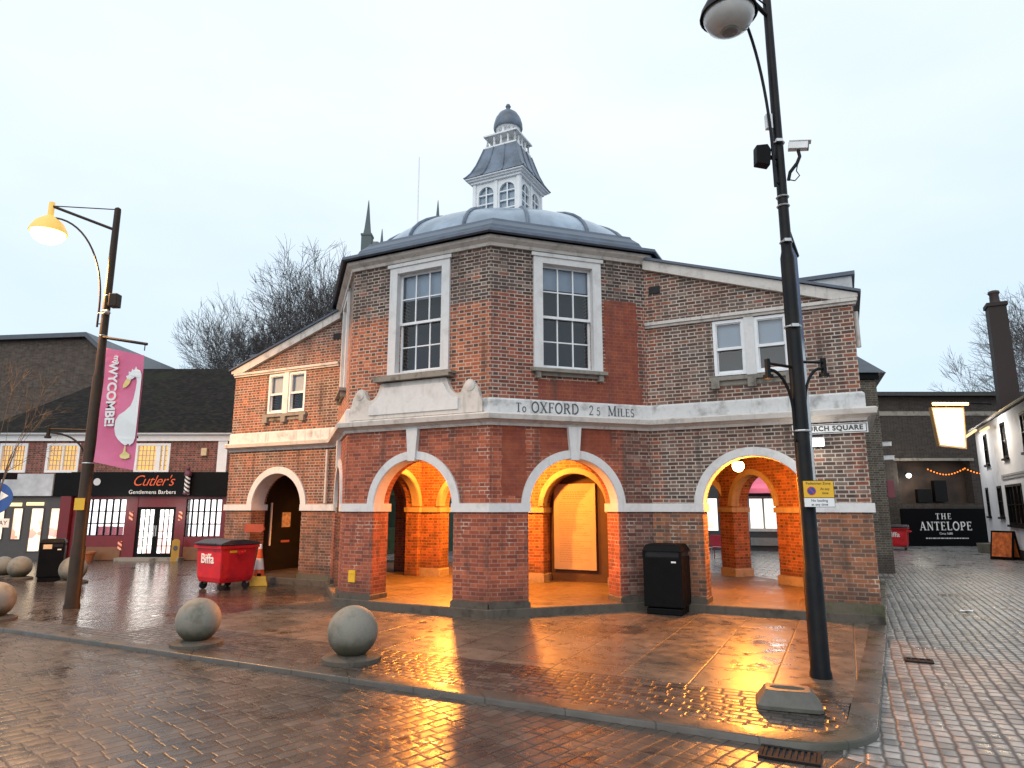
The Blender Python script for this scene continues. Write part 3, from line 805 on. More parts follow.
for (o, wx, mir) in ((OC[2], wxR, False), (LWE, wxL, True)):
    for a, b in wx: sash_window(o, 0, a, b, 4.62, 5.72, 1, 2, architrave=False, blind=.52, sill=False, depth=.05)
    mx = (wx[0][1]+wx[1][0])/2
    MB().span((wx[0][1]+.03, -.05, 4.58), (wx[1][0]-.03, .1, 5.765)).build('mullion_pier', M['stone_white'], hall, (*o, 0))
    m = MB().span((wx[0][0]-.14, -.09, 4.50), (wx[1][1]+.14, .1, 4.58)).span((wx[0][0]-.02, -.03, 4.40), (wx[1][1]+.02, .05, 4.498))
    for q in (wx[0][0]-.02, mx, wx[1][1]+.02): m.box((q, -.05, 4.42), (.16, .12, .155))
    m.build('sill', M['stone_dark'], hall, (*o, 0))
    # string course and raking coping
    st = MB().span((.0, -.06, 5.77), (WW+.06 if not mir else WW, .1, 5.82)).span((0, -.10, 5.822), (WW+.08 if not mir else WW, .1, 5.885))
    st.build('string_course', M['stone'], hall, (*o, 0) if not mir else (o[0]-.0, o[1], 0))
    hi, lo = 7.26, 5.89
    if not mir: rk = [(0, hi-.16), (WW-.35, lo), (WW+.10, lo), (WW+.10, lo+.07), (0, hi+.07)]
    else: rk = [(WW, hi-.16), (.35, lo), (-.10, lo), (-.10, lo+.07), (WW, hi+.07)]
    MB().prism(rk, (), -.10, .25).build('raking_coping', M['stone'], hall, (*o, 0))
    if not mir: rf = [(-.05, hi+.075), (WW+.16, lo+.075), (WW+.16, lo+.125), (-.05, hi+.13)]
    else: rf = [(WW+.05, hi+.075), (-.16, lo+.075), (-.16, lo+.125), (WW+.05, hi+.13)]
    MB().prism(rf, (), -.15, 4.6).build('wing_roof', M['lead_dark'], hall, (*o, 0))
    # small lead-covered parapet block at the outer end
    ex = WW-1.15 if not mir else .0
    bl = MB().span((ex, .55, 5.9), (ex+1.2, 3.0, 6.52)).build('parapet_block', simple('pale_lead', (.42, .43, .44), .5, var=.2), hall, (*o, 0))
    MB().span((ex-.06, .49, 6.522), (ex+1.26, 3.06, 6.60)).build('coping', M['lead_dark'], bl)
    # air brick high on the wall
    MB().box((.22 if not mir else WW-.15, -.008, 6.62), (.24, .03, .16)).build('air_brick', M['dark'], hall, (*o, 0))
# eaves and roof of the octagon
def ring(k): return [(a*k, b*k) for a, b in OC]
MB().sweep([(0, 7.22), (.05, 7.22), (.07, 7.28), (.16, 7.34), (.18, 7.40), (0, 7.40)], OC, True).build('eave_cornice', M['stone'], hall)
m = MB()
prof = [(1.065, 7.402), (1.075, 7.43), (1.07, 7.50), (1.01, 7.56), (.985, 7.70), (.978, 7.76), (.935, 7.92), (.925, 7.99), (.84, 8.02)]
vs = []; fs = []
for k, z in prof: vs += [(a, b, z) for a, b in ring(k)]
for i in range(len(prof)-1):
    for j in range(8):
        fs.append((i*8+j, i*8+(j+1) % 8, (i+1)*8+(j+1) % 8, (i+1)*8+j))
fs.append(tuple((len(prof)-1)*8+j for j in range(8))); m.add(vs, fs)
m.build('roof_skirt', M['lead_dark'], hall)
def dz(r): return 8.1+2.0*math.sqrt(max(0, 1-(r/3.72)**2))
DZ, DH = 7.98, 1.42
dp = [(3.66, 7.95)]+[(3.665*math.cos(t), DZ+DH*math.sin(t)) for t in [R_(k) for k in range(0, 79, 6)]]+[(.6, DZ+DH)]
dome = MB().lathe(dp, 64).build('dome', M['dome'], hall, smooth=True)
for k in range(16):
    t = 2*PI*(k+.5)/16
    rp = [((3.69*math.cos(e))*math.cos(t), (3.69*math.cos(e))*math.sin(t), DZ+(DH+.025)*math.sin(e)) for e in [R_(q) for q in range(0, 81, 8)]]
    MB().tube(rp, .042, 6).build('dome_rib', M['lead'], dome, smooth=True)
MB().lathe([(3.64, 7.96), (3.74, 7.96), (3.74, 8.05), (3.64, 8.07)], 64).build('dome_kerb', M['lead'], dome)
# lantern
lan = MB().box((0, 0, 9.40), (1.78, 1.78, .26)).box((0, 0, 9.56), (1.6, 1.6, .10)).build('lantern', M['lead'], hall)
lm = MB()
B = .70
for q in range(4):
    holes = [rect(-.55, -.09, 9.78, 10.42)[:2]+[(-.09, 10.37)]+arcpts(-.32, 10.37, .23, 0, PI, 10)[1:-1]+[(-.55, 10.37)],
             rect(.09, .55, 9.78, 10.42)[:2]+[(.55, 10.37)]+arcpts(.32, 10.37, .23, 0, PI, 10)[1:-1]+[(.09, 10.37)]]
    sub = MB().prism([(-B, 9.50), (B, 9.50), (B, 10.74), (-B, 10.74)], holes, -B, -B+.07)
    for cx in (-.32, .32):
        sub.box((cx, -B+.03, 10.17), (.035, .03, .84)); sub.box((cx, -B+.03, 10.37), (.45, .028, .032)); sub.box((cx, -B+.03, 10.10), (.45, .028, .032)); sub.box((cx, -B+.03, 9.88), (.45, .028, .032))
    for cx in (-B+.03, B-.03, 0): sub.box((cx, -B-.015, 10.12), (.09, .035, 1.22))
    ca, sa = math.cos(q*PI/2), math.sin(q*PI/2)
    lm.add([(x*ca-y*sa, x*sa+y*ca, z) for x, y, z in sub.v], sub.f)
lm.box((0, 0, 9.64), (1.50, 1.50, .06))
lm.build('lantern_body', M['white_paint'], lan)
MB().box((0, 0, 10.12), (1.24, 1.24, 1.15)).build('lantern_pane', simple('lantern_glass', (.20, .27, .34), .12, var=.1, bump=0), lan)
MB().box((0, 0, 10.755), (1.54, 1.54, .07)).box((0, 0, 10.81), (1.66, 1.66, .05)).box((0, 0, 10.85), (1.78, 1.78, .035)).build('lantern_cornice', M['white_paint'], lan)
m = MB(); rp = [(.91, 10.869), (.87, 10.91), (.77, 11.06), (.66, 11.32), (.57, 11.62), (.50, 11.86), (.05, 11.88)]
vs = []; fs = []
for r, z in rp: vs += [(-r, -r, z), (r, -r, z), (r, r, z), (-r, r, z)]
for i in range(len(rp)-1):
    for j in range(4): fs.append((i*4+j, i*4+(j+1) % 4, (i+1)*4+(j+1) % 4, (i+1)*4+j))
m.add(vs, fs)
for q in range(4):
    ca, sa = math.cos(q*PI/2), math.sin(q*PI/2)
    for fx in (-1, -.4, .3):
        p = [(fx*r*ca+r*1.008*sa, fx*r*sa-r*1.008*ca, z+.008) for r, z in rp[:-1]]
        m.tube(p, .022, 5)
m.build('lantern_roof', M['lead'], lan)
bm_ = MB().box((0, 0, 11.90), (.98, .98, .05)).box((0, 0, 12.245), (1.04, 1.04, .045))
for q in range(4):
    ca, sa = math.cos(q*PI/2), math.sin(q*PI/2)
    for k in range(5):
        x = -.43+.215*k
        bm_.lathe([(.03, 11.97), (.042, 12.03), (.024, 12.08), (.03, 12.17), (.04, 12.25)], 6, (x*ca+.43*sa, x*sa-.43*ca, -.03))
bm_.build('balustrade', M['white_paint'], lan)
dm = MB().lathe([(.25, 11.95), (.25, 12.52), (.33, 12.55), (.37, 12.60)], 16)
for k in range(8):
    t = k*PI/4; dm.box((.29*math.cos(t), .29*math.sin(t), 12.40), (.06, .06, .30), t)
dm.build('drum', M['white_paint'], lan)
MB().lathe([(.40, 12.585), (.42, 12.63), (.41, 12.76), (.36, 12.93), (.27, 13.08), (.15, 13.18), (.06, 13.22), (.05, 13.27), (.08, 13.33), (.05, 13.40), (.001, 13.42)], 24).build('cupola_cap', M['lead'], lan, smooth=True)
MB().tube([(0, 0, 12.0), (0, 0, 12.3)], .20, 8).build('drum_core', M['dark'], lan)

# lamps of the arcade
def arc_lamp(loc, power, gr=.085):
    b = MB().lathe([(.10, 0.02), (.11, -.03), (.08, -.05)], 16).tube([(0, 0, 0), (0, 0, 3.42-loc[2])], .018, 6).build('ceiling_lamp', M['black_paint'], hall, loc)
    MB().sphere((0, 0, -.05-gr*.6), gr, 16, 10).build('globe', M['lit_warm'], b, smooth=True)
    lamp('arcade_lamp', (0, 0, -.12-gr*1.6), power, ORANGE, .10, b)
arc_lamp((-.98, -1.1, 3.36), 2000)
arc_lamp((.95, -1.15, 3.36), 1000)
arc_lamp((5.75, -.25, 3.0), 1100, .125)
arc_lamp((-1.3, 2.3, 3.2), 900)
# dark double doors in the left wing
dr = MB().box((-7.66, .1, 1.55), (.10, 2.5, 2.8)).build('door', M['timber_dark'], hall)
MB().box((-7.59, -.62, 1.5), (.04, .05, 1.25)).build('door_edge', M['white_paint'], dr)
MB().box((-7.60, .0, 1.62), (.02, .34, .44)).build('poster', simple('poster_paper', (.30, .24, .22), .7, var=.5, scale=9), dr)
MB().box((-7.60, .0, .98), (.02, .34, .07)).build('letter_box', simple('brass', (.25, .08, .06), .5), dr)
# downpipes on the corners
for (a, y) in ((-4.45, -1.83), (4.62, -1.83)):
    if a < 0:
        MB().tube([(a, y, 2.1), (a, y, 3.5)], .035, 8).build('downpipe', M['stone'], hall)
MB().tube([(8.25, -1.45, 5.7), (8.25, -1.45, 5.0)], .045, 8).build('downpipe', M['stone'], hall)
# small yellow plate on the left pier
MB().box((.30, -.012, .60), (.17, .03, .24)).box((.30, -.03, .66), (.10, .01, .02)).build('hydrant_plate', M['yellow'], hall, (*fF[0], 0), fF[1])

# ---- things fixed to or standing by the hall
nb = thing('notice_board', 'tall pale notice board on the niche wall behind the middle arch', 'notice board', HW(1.53, .79), HR)
MB().box((0, 0, 1.515), (1.14, .06, 2.15)).build('board', simple('cream_board', (.30, .25, .19), .6, var=.05, bump=0), nb, bevel=.008)
t = MB(); rng = random.Random(4)
z = 2.38
for i in range(30):
    w = rng.uniform(.4, .86) if i > 3 else (.55 if i else .7)
    if i in (4, 11, 19): z -= .04
    x = -.42
    while x < -.42+w:
        q = rng.uniform(.03, .10); t.box((x+q/2+(.1 if i < 4 else 0), -.0325, z), (q, .003, .012 if i > 3 else .022)); x += q+.02
    z -= .056
t.build('lettering', simple('board_lettering', (.22, .15, .085), .6, bump=0), nb)

sg = thing('street_name_sign', 'white street name plate reading CHURCH SQUARE high on the right wing', 'sign', HW(7.62, -1.78, 3.435), HR)
MB().box((0, 0, 0), (1.28, .03, .19)).build('plate', M['letter_white'], sg, bevel=.006)
MB().prism(rect(-.62, .62, -.08, .08), [rect(-.608, .608, -.068, .068)], -.019, -.012).build('border', M['letter_black'], sg)
text_obj('lettering', 'CHURCH SQUARE', .125, M['letter_black'], sg, (0, -.017, .0), offset=.0035, spacing=1.12)

fl = thing('floodlight', 'lit white floodlight on the right wing wall below the street sign', 'light', HW(7.36, -1.86, 3.16), HR)
MB().box((0, .03, .03), (.34, .16, .17)).box((0, .09, .1), (.05, .12, .05)).build('housing', M['galv'], fl, bevel=.01)
MB().box((0, -.062, .01), (.30, .03, .13)).build('lens', M['lit_white'], fl)
lamp('floodlight_lamp', (0, -.16, -.02), 7, (1, .95, .85), .06, fl)

fp = thing('direction_plate', 'small orange plate sticking out beside the left wing archway', 'sign', HW(-6.85, -1.95, 1.42), HR)
MB().prism([(-.30, -.10), (.34, -.10), (.44, -.02), (.36, .12), (-.30, .12)], (), -.02, .02).build('plate', simple('orange_plate', (.34, .06, .02), .5), fp)
MB().tube([(-.25, .03, 0), (-.25, .24, 0)], .02, 6).build('bracket', M['black_paint'], fp)

# ------------------------------------------------------------------ street lamps
def lamp_post(name, label, loc, H, az, arm_z, lamp_off, lamp_z, mat, lit, rbase=.135):
    t = thing(name, label, 'street lamp', loc)
    MB().lathe([(rbase*1.15, -.1), (rbase*1.12, .05), (rbase, .10), (rbase*.98, 1.2), (rbase*.86, 1.24), (rbase*.80, H*.55), (rbase*.62, H*.56), (rbase*.5, H-.05), (rbase*.46, H), (.02, H+.03)], 20).build('pole', mat, t, smooth=True)
    d = Vector((math.cos(az), math.sin(az), 0))
    tip = d*lamp_off+Vector((0, 0, lamp_z+.62))
    m = MB(); m.tube([d*.03+Vector((0, 0, arm_z)), tip], .032, 8); m.tube([tip, (0, 0, min(H-.02, lamp_z+.66))], .012, 6)
    b0 = Vector((0, 0, lamp_z-1.75)); e = tip-Vector((0, 0, .28))
    pts = []
    off = d*.16
    for i in range(17):
        a = PI/2*i/16
        pts.append(off+b0+d*((lamp_off-.16)*(1-math.cos(a)))+Vector((0, 0, (e.z-b0.z)*math.sin(a))))
    m.tube([off+b0-Vector((0, 0, .45))]+pts, .021, 8)
    for q in (-.12, -.38): m.tube([Vector((0, 0, b0.z+q)), off+Vector((0, 0, b0.z+q))], .012, 6)
    m.build('arm', mat, t, smooth=True)
    p = d*lamp_off
    sh = MB().tube([p+Vector((0, 0, lamp_z+.70)), p+Vector((0, 0, lamp_z+.25))], .06, 10)
    sh.lathe([(.05, lamp_z+.40), (.14, lamp_z+.33), (.27, lamp_z+.22), (.355, lamp_z+.06), (.375, lamp_z-.02), (.36, lamp_z-.03), (.33, lamp_z+.04), (.25, lamp_z+.18), (.10, lamp_z+.26)], 28, (p.x, p.y, 0))
    head = sh.build('lamp_head', M['lit_shade'] if lit else mat, t, smooth=True)
    bowl = [(.335, lamp_z), (.325, lamp_z-.07), (.27, lamp_z-.17), (.17, lamp_z-.24), (.02, lamp_z-.265)]
    if lit:
        MB().lathe(bowl, 24, (p.x, p.y, 0)).build('bowl', M['lit_lamp'], head, smooth=True)
        sp_ = bpy.data.lights.new('street_lamp_light', 'SPOT'); sp_.energy = 3000; sp_.color = (1.0, .47, .13); sp_.shadow_soft_size = .2
        sp_.spot_size = R_(166); sp_.spot_blend = .25
        so2 = bpy.data.objects.new('street_lamp_light', sp_); C.objects.link(so2); so2.location = (p.x, p.y, lamp_z-.48); so2.parent = t
    else:
        gl = N('lamp_bowl_glass'); 
        MB().lathe(bowl, 24, (p.x, p.y, 0)).build('bowl', gl.surf(gl.mix(gl.noise(gl.pos(), 5, 3), (.42, .40, .38), (.60, .58, .55)), .12, coat=.3), head, smooth=True)
        MB().lathe([(.10, lamp_z-.262), (.12, lamp_z-.235), (.06, lamp_z-.275)], 18, (p.x, p.y, -.01)).build('lamp_cap', simple('bulb_holder', (.2, .19, .18), .4), head, smooth=True)
    return t
def basket_arm(t, mat, z, side_az, reach):
    d = Vector((math.cos(side_az), math.sin(side_az), 0))
    m = MB()
    m.tube([d*.05+Vector((0, 0, z)), d*reach+Vector((0, 0, z+.02))], .02, 6)
    pts = [d*(.10+(reach-.14)*(1-math.cos(a)))+Vector((0, 0, z-.62+.56*math.sin(a))) for a in [PI/2*i/10 for i in range(11)]]
    m.tube([d*.09+Vector((0, 0, z-.95))]+pts, .02, 6)
    e = d*reach+Vector((0, 0, 0)); m.box((e.x, e.y, z-.03), (.05, .05, .22), side_az); m.box((e.x, e.y, z-.15), (.09, .09, .05), side_az)
    m.tube([d*.04+Vector((0, 0, z-.95)), d*.12+Vector((0, 0, z-.95))], .02, 6)
    return m.build('basket_bracket', mat, t)
RP = (3.69, 8.40, 0); LP = (-8.87, 13.91, 0)
rl = lamp_post('street_lamp', 'unlit black lamp post with cameras in the right foreground', RP, 9.6, math.atan2(-.75, -.95), 8.95, 1.02, 8.46, M['pole_paint'], False, .113)
basket_arm(rl, M['pole_paint'], 3.78, R_(200), .46); basket_arm(rl, M['pole_paint'], 3.86, R_(20), .46)
m = MB()
for z in (6.95, 6.15, 6.02, 5.5, 4.32, 2.95):
    m = MB().lathe([(.080 if z > 5 else .108, z-.012), (.088 if z > 5 else .113, z), (.080 if z > 5 else .108, z+.012)], 16)
    if z in (6.95, 5.5, 4.32): m.box((-.02, -.108 if z < 5 else -.088, z), (.09, .05, .04))
    m.build('strap', M['galv'], rl)
MB().box((-.13, -.05, 7.25), (.09, .07, .22)).build('junction_box', M['white_plastic'], rl, bevel=.008)
ll = lamp_post('street_lamp', 'lit lamp post with sodium glow and pink banner on the left', LP, 8.60, PI, 8.10, 1.50, 8.05, M['brown_pole'], True, .135)
basket_arm(ll, M['brown_pole'], 3.60, PI, .92); basket_arm(ll, M['brown_pole'], 3.60, 0, .92)
for z in (6.55, 6.2, 5.65, 2.9): MB().lathe([(.078 if z > 5 else .12, z-.012), (.084 if z > 5 else .124, z), (.078 if z > 5 else .12, z+.012)], 16).build('strap', M['galv'], ll)
MB().box((0, -.135, 2.06), (.20, .02, .24)).build('parking_plate', M['yellow'], ll)

def speaker(label, loc, rz):
    t = thing('loudspeaker', label, 'loudspeaker', loc, rz)
    MB().prism([(-.17, -.13), (.12, -.17), (.17, .10), (.10, .20), (-.15, .18)], (), -.11, .11).build('cabinet', M['black_paint'], t, bevel=.015)
    MB().box((.22, 0, 0), (.22, .06, .06)).build('bracket', M['black_paint'], t)
    t.scale = (.62, .62, .85)
    return t
speaker('black loudspeaker box strapped to the unlit right lamp post', (3.44, 8.36, 6.72), 0)
sp = thing('loudspeaker', 'brown loudspeaker box high on the lit left lamp post', 'loudspeaker', (-8.66, 13.84, 6.42))
MB().box((0, 0, 0), (.18, .2, .30)).build('cabinet', M['brown_pole'], sp, bevel=.02)
MB().box((-.12, .02, -.06), (.16, .05, .05)).build('bracket', M['brown_pole'], sp)
MB().tube([(-.33, .0, -.28), (-.06, .0, -.28)], .012, 6).sphere((-.13, -.03, -.26), .06, 10, 8).build('sensor', M['galv'], sp)

cc = thing('security_camera', 'white bullet security camera on a curved arm of the right lamp post', 'camera', (3.93, 8.34, 6.86))
hb = MB(); hb.box((0, 0, .02), (.32, .13, .12)); hb.box((.03, 0, .092), (.36, .15, .02))
hb = hb.build('camera_body', M['white_plastic'], cc, rz=R_(-25), bevel=.012)
MB().box((.168, 0, .01), (.02, .11, .10)).build('camera_front', simple('camera_front', (.12, .07, .05), .3), hb)
MB().tube([(0, 0, -.05), (.02, 0, -.16), (-.04, 0, -.28), (-.16, .03, -.42), (-.19, .05, -.55)], .03, 8).tube([(-.03, 0, -.3), (-.07, -.02, -.42), (-.02, -.02, -.50), (-.10, 0, -.58), (-.18, .03, -.55)], .010, 6).build('camera_arm', M['pole_paint'], cc, smooth=True)
hb.rotation_euler = (0, R_(8), R_(-20)); cc.scale = (.78, .78, .85)

# banners
ba = thing('banner', 'pink banner with a white swan hanging from the lit left lamp post', 'banner', (-8.87, 13.84, 0))
MB().tube([(.05, 0, 5.60), (1.03, -.03, 5.44)], .032, 8).tube([(.98, -.02, 5.44), (.98, -.02, 5.30)], .012, 6).build('banner_arm', M['brown_pole'], ba)
nn = N('banner_pink'); fo = nn.noise(nn.pos(), 2.2, 3)
M['pink'] = nn.surf(nn.mix(fo, (.58, .10, .21), (.74, .19, .32)), .6, nn.bump(nn.noise(nn.pos(), 2.5, 2), .4, .05))
bw = MB(); nx, nz = 10, 24
def bwave(u, v): return .02*math.sin(u*7+v*3)+.012*math.sin(v*11)
BX0, BX1, BZ0, BZ1 = .16, 1.0, 2.92, 5.36
vs = []; fs = []
for j in range(nz+1):
    for i in range(nx+1):
        u_, v_ = i/nx, j/nz
        vs.append((BX0+(BX1-BX0)*u_, -.02+bwave(u_, v_), BZ0+(BZ1-BZ0)*v_-.17*u_*1.0))
for j in range(nz):
    for i in range(nx):
        a = j*(nx+1)+i; fs.append((a, a+1, a+nx+2, a+nx+1))
bc = bw.add(vs, fs).build('banner_cloth', M['pink'], ba, smooth=True)
def onban(x, z): # banner point -> 3d, slightly proud
    u_ = (x-BX0)/(BX1-BX0); v_ = (z+.17*u_-BZ0)/(BZ1-BZ0)
    return (x, -.055+bwave(u_, v_), z)
def banpoly(name, pts, mat):
    t = tessellate_polygon([[Vector((a, b, 0)) for a, b in pts]])
    return MB().add([onban(a, b) for a, b in pts], [tuple(f) for f in t]).build(name, mat, bc)
swan = [(.99, 3.66), (.99, 4.70), (.985, 4.78), (.95, 4.86), (.88, 4.89), (.85, 4.95), (.81, 4.87), (.77, 4.90), (.75, 4.83), (.70, 4.84), (.71, 4.76), (.66, 4.74), (.68, 4.68), (.74, 4.66), (.79, 4.68), (.84, 4.72), (.88, 4.70), (.89, 4.62), (.88, 4.45), (.86, 4.25), (.82, 4.10), (.72, 3.98), (.62, 3.90), (.56, 3.78), (.55, 3.62), (.58, 3.48), (.65, 3.38), (.74, 3.30), (.80, 3.26), (.86, 3.30), (.88, 3.26), (.95, 3.32), (.98, 3.42)]
banpoly('swan', swan, M['letter_white'])
banpoly('beak', [(.70, 4.69), (.66, 4.66), (.62, 4.55), (.62, 4.48), (.68, 4.50), (.74, 4.58), (.76, 4.66)], simple('beak_yellow', (.72, .55, .20), .6, bump=0))
banpoly('foot', [(.79, 3.25), (.81, 3.25), (.82, 3.14), (.90, 3.08), (.91, 3.01), (.83, 2.98), (.74, 3.0), (.71, 3.05), (.77, 3.12)], simple('foot_yellow', (.70, .58, .22), .6, bump=0))
tx = text_obj('lettering', 'WYCOMBE!', .265, M['letter_white'], bc, (.40, -.075, 4.34), (PI/2, PI/2-.03, 0), offset=.008, spacing=.98)
text_obj('lettering', 'my', .16, M['letter_white'], bc, (.44, -.085, 5.08), (PI/2, PI/2-.03, 0), offset=.006)

b2 = thing('banner', 'banner seen edge on behind the unlit right lamp post', 'banner', (3.77, 8.53, 0), R_(58))
MB().tube([(-.02, 0, 5.80), (.78, 0, 5.62)], .03, 8).build('banner_arm', M['pole_paint'], b2)
MB().tube([(-.02, 0, 2.30), (.78, 0, 2.30)], .02, 8).build('banner_arm', M['pole_paint'], b2)
nb2 = N('banner_blue'); q1, q2, q3 = nb2.sep(nb2.obj())
bcol = nb2.ramp(nb2.lin(q3, 2.3, 5.6), [(0, (.6, .6, .6)), (.55, (.55, .6, .65)), (.62, (.03, .06, .14)), (1, (.03, .07, .18))])
MB().box((.43, 0, 3.95), (.60, .014, 3.3)).build('banner_cloth', nb2.surf(bcol, .6), b2)

# no-loading sign on the right post
ps = thing('parking_sign', 'yellow and white pedestrian zone sign on the right lamp post', 'sign', (3.76, 8.22, 2.16), R_(-5))
MB().box((0, 0, 0), (.37, .02, .325)).build('plate', M['black_paint'], ps, bevel=.004)
MB().box((0, -.012, .055), (.355, .008, .20)).build('upper_panel', M['yellow'], ps)
MB().box((0, -.012, -.105), (.355, .008, .105)).build('lower_panel', M['letter_white'], ps)
rd = MB().lathe([(.052, -.019), (.052, -.016)], 24, (-.085, 0, .035), 'y').build('no_waiting_mark', simple('mark_red', (.5, .03, .06), .5, bump=0), ps)
MB().lathe([(.042, -.022), (.042, -.018)], 24, (-.085, 0, .035), 'y').build('mark_centre', M['sign_blue'], rd)
MB().add([(-.121, -.0235, .067), (-.113, -.0235, .075), (-.049, -.0235, .003), (-.057, -.0235, -.005)], [(0, 1, 2, 3)]).build('mark_bar', simple('mark_bar_red', (.5, .03, .06), .5, bump=0), rd)
for s, x, z, sz in (('Pedestrian Zone', 0, .125, .044), ('At any', .075, .058, .042), ('time', .075, .008, .042), ('No loading', 0, -.083, .044), ('at any time', 0, -.13, .044)):
    text_obj('lettering', s, sz, M['letter_black'], ps, (x, -.0175, z), ext=.001)

# ------------------------------------------------------------------ bollards
gn = N('bollard_granite'); go = gn.obj()
gx, gy, gz = gn.sep(go)
gc = gn.mix(gn.noise(go, 55, 4), (.155, .142, .114), (.25, .23, .19)); gc = gn.mix(gn.smooth(gn.noise(go, 2.5, 6, .65), .45, .66), gc, (.12, .108, .08))
gc = gn.mix(gn.smooth(gn.add(gz, gn.mul(gn.sub(gn.noise(go, 4, 3), .5), .3)), .36, .12), gc, (.065, .06, .035))
M['granite'] = gn.surf(gc, .7, gn.bump(gn.noise(go, 45, 4), .3, .004))
def bollard(label, loc, r, first=[None]):
    if first[0] is None:
        t = thing('ball_bollard', label, 'bollard', loc, 0, 'stone ball bollards')
        s = MB().sphere((0, 0, .40), .36, 40, 24).build('ball', M['granite'], t, smooth=True)
        MB().lathe([(.42, -.02), (.42, .05), (.36, .075), (.2, .09)], 28).build('base', M['stone_wet'], t)
        first[0] = t
    else:
        t = copy_tree(first[0]); t.location = loc; t['label'] = label
    t.scale = (r/.36,)*3; t.rotation_euler = (0, 0, loc[0])
    return t
bollard('stone ball bollard by the kerb left of the hall, in front of the red dumpster', (-4.66, 10.30, 0), .315)
bollard('stone ball bollard by the kerb in front of the left arch, farthest right', (-2.13, 9.30, 0), .330)
bollard('stone ball bollard by the kerb cut off by the left edge of the photo', (-9.33, 12.45, 0), .315)
bollard('distant stone ball bollard half behind the lit lamp post', (-11.75, 18.3, 0), .33)
bollard('distant stone ball bollard just left of the black litter bin', (-13.9, 19.3, 0), .30)
bollard('distant pale stone ball bollard at the far left, beside another', (-14.75, 19.8, 0), .28)

# ------------------------------------------------------------------ litter bins
def litter_bin(label, loc, rz, w=.62, h=1.2):
    t = thing('litter_bin', label, 'bin', loc, rz, 'black litter bins')
    MB().box((0, 0, .06), (w*.9, w*.9, .12)).box((0, 0, h*.47), (w, w, h*.72)).build('body', M['black_paint'], t, bevel=.02)
    MB().box((0, 0, h*.87), (w*.94, w*.94, h*.10)).build('opening', M['dark'], t)
    MB().box((0, 0, h*.96), (w*1.06, w*1.06, h*.10), 0, .82).build('hood', M['black_paint'], t, bevel=.025)
    for s in (-1, 1): MB().box((s*w*.47, -w*.47, h*.87), (.05, .05, h*.12)).build('post', M['black_paint'], t)
    MB().box((w*.30, -w/2-.004, h*.76), (.09, .008, .03)).build('badge', M['letter_white'], t)
    return t
litter_bin('black litter bin against the brick pier between the arches', HW(4.56, -2.14), HR, .74, 1.28)
b_ = litter_bin('black litter bin standing before the lit shop windows at far left', (-12.75, 18.9, 0), R_(28), .58, 1.12)
MB().box((-.10, -.297, .93), (.2, .01, .12)).build('notice', simple('notice_cream', (.7, .5, .3), .6), b_)

# ------------------------------------------------------------------ dumpsters
def dumpster(label, loc, rz, text=True, name='dumpster'):
    t = thing(name, label, 'dumpster', loc, rz, 'red wheeled waste dumpsters')
    m = MB(); w, d = 1.06, .98
    v = []
    for z, k in ((.18, .86), (.30, .93), (1.04, 1.0)):
        v += [(-w/2*k, -d/2*k, z), (w/2*k, -d/2*k, z), (w/2*k, d/2*k, z), (-w/2*k, d/2*k, z)]
    f = [(3, 2, 1, 0), (8, 9, 10, 11)]
    for i in range(2):
        for j in range(4): f.append((i*4+j, i*4+(j+1) % 4, i*4+4+(j+1) % 4, i*4+4+j))
    m.add(v, f)
    body = m.build('body', M['red_plastic'], t, bevel=.03)
    rim = MB().sweep([(0, 1.0), (.045, 1.0), (.05, 1.06), (0, 1.07)], [(-w/2, -d/2), (w/2, -d/2), (w/2, d/2), (-w/2, d/2)], True).build('rim', M['red_plastic'], t)
    for s in (-1, 1):
        MB().box((s*(w/2+.06), 0, .90), (.10, .14, .10)).tube([(s*(w/2+.02), 0, .90), (s*(w/2+.17), 0, .90)], .028, 8).build('trunnion', M['red_plastic'], t)
    lm = MB().prism([(-d/2-.05, 1.075), (d/2+.05, 1.075), (d/2+.05, 1.13), (.1, 1.21), (-.28, 1.20), (-d/2-.05, 1.12)], (), -w/2-.05, w/2+.05)
    lm.v = [(y, x, z) for x, y, z in lm.v]
    lid = lm.build('lid', M['lid'], t, bevel=.015)
    MB().tube([(-.4, -d/2-.09, 1.12), (.4, -d/2-.09, 1.12)], .016, 6).build('lid_handle', M['lid'], lid)
    for sx in (-1, 1):
        for sy in (-1, 1):
            wh = MB().lathe([(.06, -.028), (.10, -.022), (.10, .022), (.06, .028)], 16, (sx*w*.36, sy*d*.34, .10), 'x').build('wheel', M['rubber'], t, smooth=True)
            MB().box((sx*w*.36, sy*d*.34+.02, .17), (.08, .07, .08)).build('fork', M['galv'], wh)
    if text:
        y = -d/2-.002
        text_obj('lettering', 'Biffa', .32, M['letter_white'], body, (-.05, y+.010, .74), (PI/2+.046, 0, 0), offset=.006, ext=.006)
        for c_, z_ in (((-.32, y+.02, .955), (.24, .01, .05)), ((.26, y+.02, .955), (.26, .01, .05)), ((-.30, y+.035, .52), (.14, .012, .06)), ((0, y+.05, .35), (.62, .012, .07))):
            MB().box(c_, z_).build('sticker', M['letter_white'], body)
        MB().box((w/2-.008, -.05, .92), (.012, .42, .05)).build('side_sticker', M['yellow'], body)
    return t
dumpster('red dumpster with dark lid and white lettering beside the left wing', (-7.19, 17.16, 0), R_(-34))
d2 = dumpster('distant red dumpster left of the black pub hoarding', (18.8, 33.2, RZ), R_(-35))

